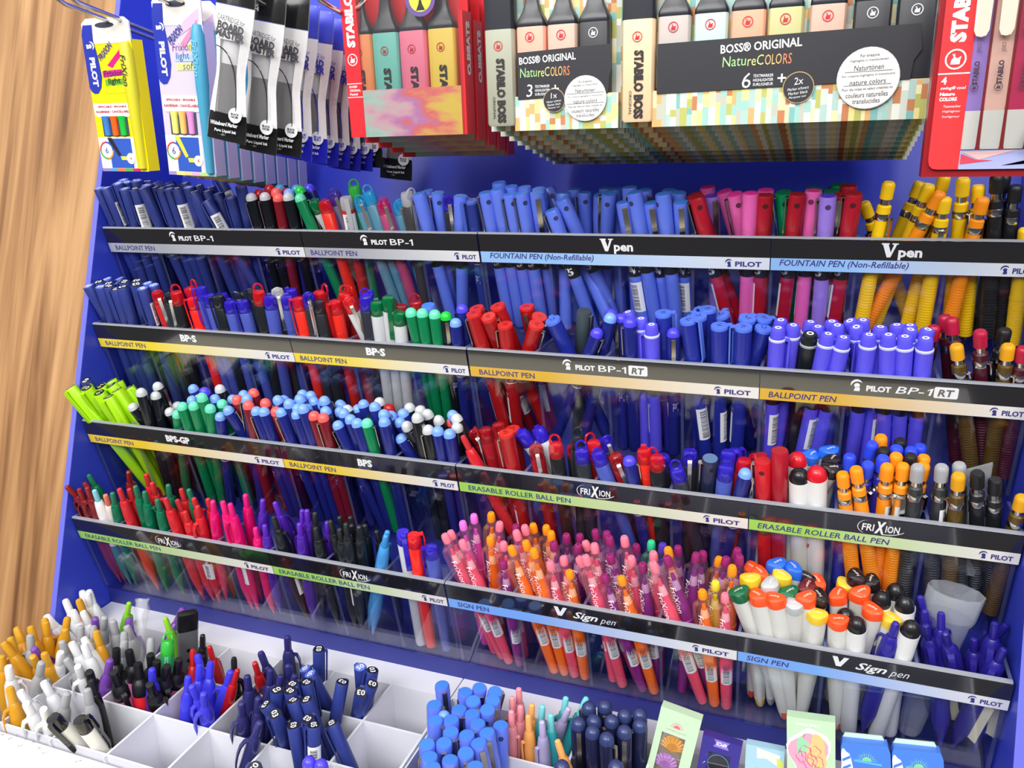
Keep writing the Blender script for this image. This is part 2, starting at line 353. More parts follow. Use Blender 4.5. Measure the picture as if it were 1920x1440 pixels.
for t in range(4):
    for c in range(4):
        col, title, kind, wf = LABELS[t][c]
        x0, x1 = UX[c] + .0004, UX[c + 1] - .0004 - (.001 if c == 1 else 0); w = x1 - x0; H = L_STRIP; sh = H * .395
        base = Vector((x0, -S_T * t, -H_T * t)) - UV * (H + .0012) + NV * .0007
        root = empty('label_card', frame(base, (1, 0, 0), UV))
        cname = {'sky': 'light blue', 'azure': 'blue', 'amber': 'yellow'}.get(col, col)
        tag(root, 'black label card with %s stripe, %s tier, %s from the left' % (cname, TIER[t], ORD[c + 1]), 'shelf label', 'printed label cards on the rack fronts')
        obj('black_band', MB().box(0, w, sh, H, 0, .0006), root, BAND)['label'] = 'glossy black band'
        obj('stripe', MB().box(0, w, 0, sh, 0, .0006), root, SMATS[col])
        Z = .0007
        m = MB().use(NAVY_INK); put_text(m, kind, w * .035, sh * .24, w * wf, sh * (.52 if '(' not in kind else .66), Z, .012, .22 if c > 1 and t in (0, 1) and '(' in kind else (.15 if c == 3 else 0))
        lx = w * (.86 if c > 1 else .865); lw = w * .105
        swoosh(m, lx, sh * .18, sh * .66, Z); put_text(m, 'PILOT', lx + sh * .8, sh * .22, lw - sh * .55, sh * .44, Z, .035)
        obj('lettering', m, root)
        m = MB().use(LW); yb = sh + (H - sh) * .24; hh = (H - sh) * .55; cx = w * .5
        if title in ('bp1', 'rt'):
            rt = title == 'rt'; k = hh * .82; x = cx - w * (.15 if c < 2 else .15)
            swoosh(m, x, yb, hh * 1.15, Z); x += hh * 1.35
            x += put_text(m, 'PILOT', x, yb + hh * .05, None, k * .72, Z, .045) + hh * .35
            x += put_text(m, 'BP-', x, yb + hh * .05, hh * 2.25, k * .85, Z, .005, .2 if c == 3 else 0) + hh * .12
            sl = .16 * hh if c == 3 else 0
            m.poly([(x + hh * p + sl * q, yb + hh * .05 + k * .85 * q) for p, q in ((.22, 0), (.40, 0), (.40, 1), (.26, 1), (.0, .78), (.0, .62), (.22, .78))], Z); x += hh * .62
            if rt:
                m.poly([(x + hh * p, yb + hh * q) for p, q in ((.1, -.12), (1.75, -.12), (1.85, 0), (1.85, .85), (1.75, .97), (.1, .97), (0, .85), (0, 0))], Z)
                m.use(BAND); put_text(m, 'RT', x + hh * .3, yb + hh * .08, hh * 1.25, hh * .68, Z + .0003, .02, .15)
        elif title == 'vpen':
            m.poly([(cx - hh * 1.6 + hh * p, yb - hh * .12 + hh * q) for p, q in ((0, 1.3), (.62, 1.3), (.62, 1.18), (.55, 1.18), (.78, .45), (1.0, 1.18), (.85, 1.18), (.85, 1.3), (1.35, 1.3), (1.35, 1.18), (1.22, 1.18), (.8, 0), (.5, 0), (.1, 1.18), (0, 1.18))], Z)
            put_text(m, 'pen', cx - hh * .2, yb - hh * .38, hh * 1.9, hh * .95, Z, .035)
        elif title == 'frix':
            frix_logo(m, cx, yb - hh * .15, hh * 1.2, Z)
        elif title == 'sign':
            m.poly([(cx - hh * 2.9 + hh * p, yb + hh * q) for p, q in ((0, 1.15), (.42, 1.15), (.62, .5), (.95, 1.15), (1.35, 1.15), (.75, 0), (.35, 0))], Z)
            put_text(m, 'Sign', cx - hh * 1.0, yb - hh * .25, hh * 2.5, hh * 1.15, Z, .02, .4)
            put_text(m, 'pen', cx + hh * 1.65, yb - hh * .3, hh * 1.6, hh * .8, Z, -.005, .45)
        else:
            put_text(m, title, cx, yb + hh * .45, hh * (1.9 * len(title) / 3.2), hh * .95, Z, .05, .05, 0, 'c')
        obj('title_lettering', m, root)

# ------------------------------------------------------------------ white divided trays
TZ, TD, TY0, TY1 = -0.382, 0.104, -0.0745, -0.2535
ROWS = [-0.1005, -0.1505, -0.2, -0.25]
TRAYW = mat((226, 227, 236), 0.35)
for u in range(2):
    x0, x1 = UX[2 * u], UX[2 * u + 2] - .0012; w = x1 - x0
    root = empty('divided_tray', (x0, TY1, TZ - TD))
    tag(root, ('white divided tray below the left racks, pens in its near-left cells', 'white divided tray below the right racks, small boxes standing in it')[u], 'tray', 'white divided trays under the racks')
    def Q(xa, xb, ya, yb, za, zb): return MB().box(xa - x0, xb - x0, ya - TY1, yb - TY1, za - TZ + TD, zb - TZ + TD)
    obj('base', Q(x0, x1, TY1, TY0, TZ - TD - .002, TZ - TD), root, TRAYW)
    obj('back_ledge', Q(x0, x1, ROWS[0] - .0015, TY0, TZ - TD, TZ), root, TRAYW)
    for k in range(8):
        x = min(x0 + CELL * k, x1 - .002); obj('divider' if 0 < k < 7 else 'side_wall', Q(x - .0008 if k else x, x + .0012, TY1, ROWS[0] - .0016, TZ - TD, TZ), root, TRAYW)
    for k, y in enumerate(ROWS[1:]):
        obj('cross_divider' if k < 2 else 'front_wall', Q(x0 + .002, x1 - .002, y - .001, y + .001, TZ - TD, TZ - .0004), root, TRAYW)
# slanted paper-covered ledge in front of the trays, with pen-test scribbles
root = empty('front_ledge', frame((-0.35, TY1 - .003, TZ - .002), (1, 0, 0), (0, 0.96, 0.28)))
tag(root, 'cream paper covered ledge in front of the white trays, scribbled with pen tests', 'ledge')
obj('board', MB().box(0, 1.2, -.16, 0, -.01, -.0005), root, mat((214, 212, 214), 0.5))
obj('paper', MB().box(0.02, 1.18, -.155, -.0035, -.0005, 0), root, mat((240, 234, 208), 0.6))
m = MB().use(mat((92, 92, 140), 0.6))
sc = [at_y(*q, TY1 - .03) for q in ((10, 1385), (45, 1400), (75, 1400), (105, 1420))]
for q in ((8, 1383), (22, 1390), (40, 1402), (52, 1393), (66, 1398), (75, 1408), (86, 1416), (36, 1386), (150, 1432)):
    X = root.matrix_world.inverted() @ Vector(at_z(*q, TZ - .006)); a = random.uniform(-.5, 1.2); L = random.uniform(.003, .006)
    pts = [(X[0] + L * (k / 6 - .5) * math.cos(a) + .0008 * math.sin(k * 2), X[1] + L * (k / 6 - .5) * math.sin(a) + .0009 * math.cos(k * 1.7)) for k in range(7)]
    for p, r_ in zip(pts, pts[1:]): m.poly((p, r_, (r_[0], r_[1] + .0003), (p[0], p[1] + .0003)), .0004)
obj('scribble', m, root)
# ------------------------------------------------------------------ pens: one builder per kind, sizes in millimetres, tip at z = 0, clip towards -y
P_ = math.pi
def lathe(prof, m, name, n=18, **k): return (name, MB().use(m).lathe(prof, n, **k).mesh(name, scale=.001))
def part(name, mb): return (name, mb.mesh(name, scale=.001))
def barcode(r, z0, z1, ang=0.0, half=1.15, gap=True):
    mb = MB().use(LW); mb.patch(r + .12, ang - half, ang + half, z0, z1, 8); mb.use(INK)
    rnd = random.Random(int(z0 * 10)); z = z0 + 2.2
    while z < z1 - 2.5:
        w = rnd.choice((.35, .5, .8)); mb.patch(r + .2, ang - half * .55, ang + half * .35, z, z + w, 5); z += w + rnd.choice((.4, .6, .9))
    return part('price_sticker', mb)
def letters(s, r, z, h, ang=0.0, m=LW, bold=.02, vertical=False, w=None, name='lettering'):
    mb = MB().use(m)
    vs, fs, asp = glyphs(s, bold, 0.0)
    ww = w or h * asp[0] / asp[1]; P = vs * (ww, h) - (ww / 2, h / 2)
    if vertical: P = np.stack([P[:, 1], -P[:, 0]], 1)
    i = mb.add([((r + .15) * math.sin(p[0] / r + ang), -(r + .15) * math.cos(p[0] / r + ang), z + p[1]) for p in P])
    for f in fs: mb.face([i + k for k in f])
    return part(name, mb)
def topdisc(s, z, h, m=LW, w=None):
    mb = MB().use(m); put_text(mb, s, 0, 0, w, h, z, .02, 0, 0, 'c'); return part('lettering', mb)
def flatclip(r, z1, z0, w=4.0, m=STEEL, out=1.7):
    return part('clip', MB().use(m).strip([(-r + .8, z1), (-r - out, z1), (-r - out - .1, z1 - 1.2), (-r - out * .7, z0 + 3), (-r - .25, z0 + 1.5), (-r - .9, z0)], w, .8))
def bartip(c, r, L0=0): return [(0, 0), (r * .62, 0), (r * .9, 1.2), (r, 3.5)]

def k_fountain(cap, body, top, sticker=False, word='V5', band=BLACK):
    b = [lathe(bartip(0, 5.3) + [(5.3, 93)], mat(body, .3), 'barrel'), lathe([(5.36, 66), (5.42, 66.4), (5.42, 90)], band, 'band', close=False),
         letters(word, 5.42, 74, 8.5, .25, bold=.03), letters('PILOT', 5.42, 76, 2.6, -.75, vertical=True)]
    c = mat(cap, .28)
    b += [lathe([(5.5, 89), (5.95, 89.6), (6.05, 140), (5.6, 141.6), (5.35, 141.6)], c, 'cap'), lathe([(5.35, 141.2), (5.3, 141.9), (0, 142.1)], mat(top, .35), 'cap_top', close=False)]
    mb = MB().use(mat(tuple(int(v * .45) for v in cap), .5)); n = 14; zc, ac = 133.5, P_ / 2
    i = mb.add([(6.12 * math.sin(ac + .34 * math.cos(2 * P_ * k / n)), -6.12 * math.cos(ac + .34 * math.cos(2 * P_ * k / n)), zc + 2.3 * math.sin(2 * P_ * k / n)) for k in range(n)]); mb.face(range(i, i + n))
    b += [part('cap_hole', mb), flatclip(6.0, 138.5, 98)]
    if sticker: b.append(barcode(5.4, 28, 60, -.5))
    return b, 142, 6.1, 0
def k_dome(dome, body, sticker=False, word='ball', clipm=STEEL):
    d = mat(body, .22)
    b = [lathe(bartip(0, 5.1) + [(5.1, 90)], d, 'barrel'), lathe([(5.2, 74), (5.25, 74.3), (5.25, 75), (5.2, 75.2)], LW, 'ring', close=False), letters(word, 5.2, 58, 5.2, .3, vertical=True, m=mat((150, 140, 190), .4)),
         lathe([(5.3, 88), (5.75, 88.5), (5.85, 133), (5.6, 134)], d, 'cap'), lathe([(5.75, 133.6), (5.6, 136), (4.9, 138.2), (3.6, 139.8), (1.9, 140.7), (0, 141)], mat(dome, .25), 'dome', close=False), flatclip(5.8, 131.5, 96, 3.4, clipm)]
    if sticker: b.append(barcode(5.2, 22, 50, -.4))
    return b, 137, 6.0, 0
def k_number(body, disc, num, sticker=0):
    c = mat(body, .42)
    b = [lathe(bartip(0, 4.9) + [(4.9, 96)], c, 'barrel', 16), lathe([(5.0, 92), (5.3, 92.5), (5.3, 137.3), (4.9, 138)], c, 'cap', 16), lathe([(4.9, 137.9), (4.8, 138.25), (0, 138.3)], mat(disc, .35), 'end_disc', 16, close=False), topdisc(num, 138.4, 4.6, w=6.4),
         part('clip', MB().use(c).strip([(-4.9, 136.5), (-6.4, 137), (-6.9, 135), (-6.7, 104), (-6.0, 100)], 3.4, 1.2))]
    if sticker == 1: b.append(barcode(5.3, 96, 122, 1.5))
    if sticker == 2: b.append(barcode(5.3, 96, 122, 2.35, .5))
    return b, 138, 5.4, 0
def k_gel(plug, body, cap=None, alpha=.62, loop=True, barrel2=None, sticker=False):
    cap = cap or body; pm = mat(plug, .12, 0, alpha, .7); cm = mat(cap, .22)
    b = [lathe(bartip(0, 5.0) + [(5.0, 92)], mat(barrel2 or body, .25), 'barrel'), lathe([(5.2, 86), (5.8, 86.6), (5.95, 127.5), (5.6, 128)], cm, 'cap'),
         lathe([(5.5, 127.6), (5.9, 128.4), (5.8, 138), (5.0, 141), (3.0, 141.6), (0, 141.7)], pm, 'cap_plug', close=False)]
    mb = MB().use(pm); n = 16
    if loop:
        pts = [(3.9 * math.cos(2 * P_ * k / n), -5.2 - 2.2 * (.5 + .5 * math.sin(2 * P_ * k / n)), 140.5 + 5.6 * math.sin(2 * P_ * k / n)) for k in range(n + 1)]
        mb.tube(pts, 1.0, 6)
        b.append(part('clip_ring', mb))
        b.append(part('clip', MB().use(mat((200, 198, 196), .2, .8)).strip([(-6.2, 136.5), (-7.6, 135), (-7.5, 104), (-6.2, 99)], 3.0, 1.0)))
    else:
        b.append(part('clip', MB().use(pm).strip([(-5.0, 140.5), (-7.4, 141), (-8.1, 138), (-7.6, 106), (-6.4, 101)], 4.0, 1.3)))
    if sticker: b.append(barcode(5.95, 97, 124, 0))
    return b, 142, 6.0, 2
def k_pencil(eraser, body, grip=None, ferr=CHROME, rib=True, alpha=1.0, sticker=False):
    c = mat(body, .3, 0, alpha); g = mat(grip or body, .4)
    pr = [(0, 0), (.5, 0), (.5, 4), (1.3, 4.2), (4.0, 14)]
    z = 14.5
    gp = []
    while z < 66:
        gp += [(5.2, z), (5.2, z + 1.6), (4.85, z + 1.9), (4.85, z + 2.4)]; z += 2.5
    b = [lathe(pr, CHROME, 'tip'), lathe(gp, g, 'ribbed_grip', 16), lathe([(5.2, 66), (5.3, 68), (4.9, 72), (4.7, 113)], c, 'barrel'), lathe([(4.85, 112.5), (5.0, 113), (5.0, 117.5), (4.85, 118)], ferr, 'clip_band'),
         lathe([(4.75, 118), (4.6, 123.5), (3.6, 124.5)], c, 'shoulder'), lathe([(3.1, 124), (3.1, 129.5)], ferr, 'ferrule'), lathe([(3.6, 129), (4.3, 129.5), (4.35, 139), (4.15, 141), (3.2, 142.4), (0, 142.8)], mat(eraser, .4, 0, .9 if alpha < 1 else 1), 'eraser_cap'),
         part('clip', MB().use(ferr).strip([(-4.6, 116), (-6.6, 115.5), (-7.0, 112), (-6.4, 86), (-5.1, 82), (-6.2, 79)], 3.4, .9))]
    if sticker: b.append(barcode(4.9, 84, 106, .35))
    return b, 142, 5.3, 1
def k_sign(body, line=(200, 204, 240), sticker=False):
    c = mat(body, .33)
    b = [lathe(bartip(0, 5.3) + [(5.3, 90)], c, 'barrel'), lathe([(5.38, 66), (5.42, 66.3), (5.42, 84)], BLACK, 'band', close=False), letters('PILOT', 5.42, 75, 2.8, -.4, vertical=True), letters('Sign', 5.35, 52, 6, .4, vertical=True, m=mat((214, 214, 240), .4), bold=0),
         lathe([(5.6, 84), (6.2, 84.6), (6.35, 127.6)], c, 'cap'), lathe([(6.37, 127.4), (6.4, 128.9), (5.7, 129.6)], mat(line, .4), 'ring', close=False), lathe([(5.6, 129.2), (5.2, 137), (4.5, 138.6), (2.6, 138.9)], c, 'cap_top'),
         part('end_dot', MB().use(LW).lathe([(2.5, 138.95), (1.4, 139.05), (1.0, 138.6)], 16, close=False)),
         part('clip', MB().use(c).strip([(-5.5, 128.5), (-8.6, 128.6), (-9.2, 127), (-9.0, 98), (-7.6, 94), (-6.0, 93)], 3.8, 1.4))]
    if sticker: b.append(barcode(5.4, 24, 56, -.5))
    return b, 138.5, 6.6, 1
def k_flat(body, top, metal=False, word='ball', sticker=False):
    c = mat(body, .25); t = mat(top, .3)
    b = [lathe(bartip(0, 5.4) + [(5.4, 90)], c, 'barrel'), lathe([(5.5, 72), (5.55, 72.3), (5.55, 73)], LW, 'ring', close=False), letters(word, 5.45, 55, 5, .3, vertical=True, m=mat((150, 150, 200), .4)),
         lathe([(5.7, 86), (6.2, 86.6), (6.35, 136.5)], c, 'cap'), lathe([(6.35, 136.4), (6.4, 138.8), (6.1, 139.5), (0, 139.6)], t, 'cap_top', close=False)]
    mb = MB().use(mat(tuple(int(v * .4) for v in top), .4))
    for s_ in (-1, 1): mb.poly([(s_ * .3, 1.6), (s_ * .9, 1.6), (s_ * 2.2, -1.8), (s_ * 1.5, -1.8)][::s_], 139.75)
    b.append(part('end_mark', mb))
    if metal: b.append(flatclip(6.3, 133.5, 94, 3.8))
    else: b.append(part('clip', MB().use(t).strip([(-5.0, 139), (-9.0, 139), (-9.4, 137.5), (-8.9, 104), (-7.4, 100)], 4.2, 1.2)))
    if sticker: b.append(barcode(5.5, 22, 54, -.5))
    return b, 139.5, 6.5, 0
def k_click(nub, body, clip=None, grip=None, alpha=1.0, band=False, fat=1.0, arc=True, sticker=False, nubr=2.7):
    c = mat(body, .26, 0, alpha); f = fat
    b = [lathe([(0, 0), (.6, 0), (.9, 3), (2.6, 12), (4.3 * f, 26)], mat(grip or body, .3), 'tip'), lathe([(4.3 * f, 26), (4.9 * f, 32), (5.1 * f, 62)], mat(grip or body, .5), 'grip'), lathe([(5.1 * f, 62), (5.3 * f, 84), (5.2 * f, 106), (4.6 * f, 116), (3.7, 121.5), (3.3, 122)], c, 'barrel'),
         lathe([(nubr * .92, 121.5), (nubr, 123), (nubr * .95, 134), (nubr * .78, 136.4), (nubr * .4, 137.2), (0, 137.4)], mat(nub, .3), 'push_button')]
    cm = mat(clip or body, .25, 0, min(1, alpha + .2))
    if arc: b.append(part('clip', MB().use(cm).strip([(-3.6 * f, 117), (-6.4 * f, 116.5), (-8.4 * f, 111), (-8.9 * f, 102), (-8.2 * f, 91), (-6.8 * f, 84), (-5.6 * f, 79)], lambda q: 4.2 - 1.6 * q, 1.4)))
    else: b.append(part('clip', MB().use(cm).strip([(-3.8, 114), (-6.6, 114), (-6.9, 111), (-6.6, 82), (-5.5, 78)], 3.2, .9)))
    if band: b.append(letters('FRIXION', 5.2 * f, 70, 3.2, .35, vertical=True))
    if sticker: b.append(barcode(5.2 * f, 40, 62, .1))
    return b, 136, 5.5 * f, 1
def k_erase(nub, body, sticker=True):
    c = mat(body, .3); cl = mat(tuple(min(255, int(v * .6 + 100)) for v in body), .06, 0, .10, 1.0)
    deep = mat(tuple(int(v * .96) for v in body), .35)
    b = [lathe([(0, 0), (2.4, 0), (3.6, .8), (4.3, 3), (5.0, 40), (5.5, 80)], c, 'barrel'), lathe([(5.4, 80), (5.75, 80.2), (5.75, 82), (5.3, 82.4)], c, 'collar'), lathe([(5.1, 82), (4.9, 98), (3.9, 101), (3.6, 110)], deep, 'grip'), lathe([(3.3, 110), (3.0, 115), (2.2, 118)], mat(tuple(min(255, int(v * .4 + 140)) for v in body), .4), 'nib_holder'), lathe([(1.9, 118), (1.4, 123.5), (0, 124)], deep, 'nib'),
         lathe([(5.8, 82.2), (6.05, 84), (6.0, 110), (5.4, 124), (4.3, 130.5), (3.7, 131.4)], cl, 'clear_cap'), lathe([(3.3, 131), (3.55, 132.5), (3.4, 137), (2.6, 138.8), (1.2, 139.1), (.9, 138.2), (0, 138.0)], mat(nub, .45), 'eraser_nub'),
         part('clip', MB().use(cl).strip([(-4.2, 128), (-7.2, 126), (-8.0, 121), (-7.6, 98), (-6.3, 94)], 4, 1.2)), letters('FriXion', 6.0, 103, 4.4, .6, vertical=True, m=mat((250, 240, 250), .4), bold=0, w=24)]
    if sticker: b.append(barcode(5.0, 35, 65, 1.15, 1.05))
    return b, 137, 6.1, 1
def oval(a): return 1.0
def k_glue(cap, body=(226, 226, 222), stripe=(70, 190, 110)):
    tri = lambda a: 1.0 + .10 * math.cos(3 * a + P_ / 2)
    bm_ = mat(body, .35, 0, .93)
    b = [lathe([(0, 0), (2.0, 0), (3.0, 2), (4.0, 8), (6.2, 46), (6.8, 60), (6.9, 112)], bm_, 'body', 20, sx=1.08, sy=.86, shape=tri), lathe([(2.2, -.3), (3.3, 2.2), (4.1, 8)], mat(cap, .3), 'tip_ring', 16, sx=1.08, sy=.86),
         lathe([(6.8, 111.5), (7.4, 112), (7.4, 116.5), (6.9, 118.4), (5.2, 119.4), (0, 119.8)], mat(cap, .22), 'cap', 22, sx=1.1, sy=.84, shape=tri)]
    mb = MB().use(mat(stripe, .4)); mb.patch(7.05, .5, .85, 70, 106, 4); b.append(part('printed_stripe', mb))
    mb = MB().use(mat((250, 236, 230), .4)); put_text(mb, 'Super', 0, .6, 7.5, 2.6, 119.95, 0, .2, 12, 'c'); b.append(part('lettering', mb))
    mb = MB().use(mat((120, 124, 124), .5)); mb.patch(7.0, -.35, -.27, 60, 110, 2); b.append(part('groove', mb))
    return b, 119, 7.6, 0
def k_board(cap, body=(232, 232, 232), word='Pen', ink=(190, 30, 50), clip=(232, 232, 232), r=6.4):
    b = [lathe(bartip(0, r) + [(r, 90)], mat(body, .35), 'barrel'), lathe([(r + .1, 70), (r + .13, 70.3), (r + .13, 90)], mat((70, 22, 28), .4) if ink[0] > 120 else BLACK, 'band', close=False), letters(word, r + .1, 52, 8, .15, vertical=True, m=mat(ink, .4), bold=.02),
         letters('U', r + .13, 78, 8, .15, vertical=True),
         lathe([(r + .2, 89), (r + .8, 89.5), (r + .9, 124)], mat(body if clip == body else clip, .35), 'cap'), lathe([(r + .7, 123.6), (r + .5, 127), (r - .6, 131), (r - 2.6, 133.6), (2, 134.6), (0, 134.7)], mat(cap, .22), 'cap_end', close=False),
         part('clip', MB().use(mat(clip, .35)).strip([(-r - .2, 122), (-r - 3.6, 121.5), (-r - 4.2, 119), (-r - 3.6, 96), (-r - 2.0, 92)], 4.2, 1.6))]
    return b, 129, r + 1, 0
def k_lime(body=(166, 222, 20), num='10'):
    sq = lambda a: 1.0 + .07 * math.cos(4 * a)
    c = mat(body, .35)
    b = [lathe([(0, 0), (4.2, 0), (5.6, 3), (5.8, 90)], c, 'barrel', 20, shape=sq), lathe([(5.9, 86), (6.4, 86.6), (6.4, 137.4), (6.0, 138)], c, 'cap', 20, shape=sq), part('groove', MB().use(mat(tuple(int(v * .55) for v in body), .5)).box(-.5, .5, -6.95, -6.2, 96, 134)),
         lathe([(5.6, 137.95), (5.5, 138.25), (0, 138.3)], BLACK, 'end_disc', 18, close=False), topdisc(num, 138.4, 5, w=6.6, m=mat((200, 205, 150), .4)),
         part('clip', MB().use(c).strip([(-6.0, 136), (-8.2, 136), (-8.8, 133), (-8.4, 100), (-7.0, 97)], 4.5, 1.5))]
    return b, 138, 6.8, 0
def k_marker(body, top=(24, 24, 28)):
    b = [lathe([(0, 0), (2.2, 0), (3.2, 6), (5.6, 14), (6.6, 22), (6.6, 104)], mat(body, .35), 'barrel'), part('window', MB().use(BLACK).patch(6.75, -.5, .5, 62, 92, 6)), lathe([(6.5, 103), (6.9, 103.6), (6.9, 112), (6.2, 116), (4.2, 118), (3.8, 119)], mat(top, .4), 'collar'),
         lathe([(3.6, 118), (3.9, 121), (3.7, 132), (3.2, 133.6), (0, 134)], mat(top, .3), 'push_button'), part('clip', MB().use(mat(top, .35)).strip([(-6.4, 112), (-8.8, 111), (-9.2, 108), (-8.6, 84), (-7.4, 80)], 4.4, 1.5))]
    return b, 133, 7, 1
def k_tagged(body=(38, 30, 130)):
    b, L, r, q = k_click(body, body, None, None, 1.0, False, 1.25)
    b.append(part('paper_tag', MB().use(mat((214, 210, 178), .6)).prism([(3.0, 30), (10.5, 26), (11.0, 74), (3.5, 74)], -.2, .2)))
    n, me = b[-1]
    me.transform(Matrix.Rotation(P_ / 2, 4, 'X')); me.transform(Matrix.Translation((0, -.003, 0)))
    return b, L, 9.0, q
def k_flatpen():
    sq = lambda a_: (abs(math.cos(a_)) ** 5 + abs(math.sin(a_)) ** 5) ** -.2
    b = [lathe([(5, 0), (8.5, 4), (9, 30), (9, 150), (8.6, 152)], mat((98, 98, 104), .3), 'barrel', 24, sy=.45, shape=sq), lathe([(9.1, 134), (9.2, 135), (9.2, 151), (8.4, 153), (0, 153.4)], mat((26, 26, 30), .25), 'end_cap', 24, sy=.46, shape=sq, close=False)]
    mb = MB().use(BLACK)
    for z in (88, 100, 112): mb.prism([(1.9 * math.cos(k * P_ / 6), 1.9 * math.sin(k * P_ / 6)) for k in range(12)], 4.05, 4.4); mb.v[-24:] = [(x_, -z_, z + y_) for x_, y_, z_ in mb.v[-24:]]
    b.append(part('dots', mb)); return b, 152, 6.5, 1
def k_stick(c, r=2.2, L=120, ball=(230, 230, 230)):
    return [lathe([(0, 0), (r * .6, 0), (r, 4), (r, L)], mat(c, .4), 'shaft', 12), lathe([(r, L - 1), (r * 1.6, L + 1), (r * 1.6, L + 4), (r * .8, L + 6), (0, L + 6.4)], mat(ball, .4), 'end_knob', 12)], L, r, 0

COLR = dict(vb=(98, 124, 234), vbt=(66, 128, 220), red=(176, 24, 44), redt=(196, 40, 50), pink=(236, 104, 184), pinkt=(248, 60, 170), green=(0, 140, 90), greent=(10, 120, 84), vio=(160, 128, 232), viot=(88, 66, 214), dred=(128, 16, 34),
            navy=(28, 36, 120), navyb=(44, 58, 134), sky=(122, 166, 250), mint=(104, 220, 178), gdark=(12, 122, 76), coral=(246, 98, 92), maroon=(116, 22, 36), gray=(196, 200, 204), blk=(20, 22, 30), ind=(80, 70, 236), peri=(92, 84, 232), peril=(122, 120, 246),
            char=(66, 78, 86), yel=(252, 206, 20), org=(255, 150, 20), amber=(214, 150, 20), cyan=(60, 168, 226), teal=(70, 136, 160), mag=(206, 36, 110), silver=(176, 178, 182), white=(234, 235, 238), lime=(166, 222, 20), indt=(54, 40, 200))
C_ = COLR
REDT, INDT, BLKT = (214, 20, 30), (52, 34, 200), (40, 44, 52)
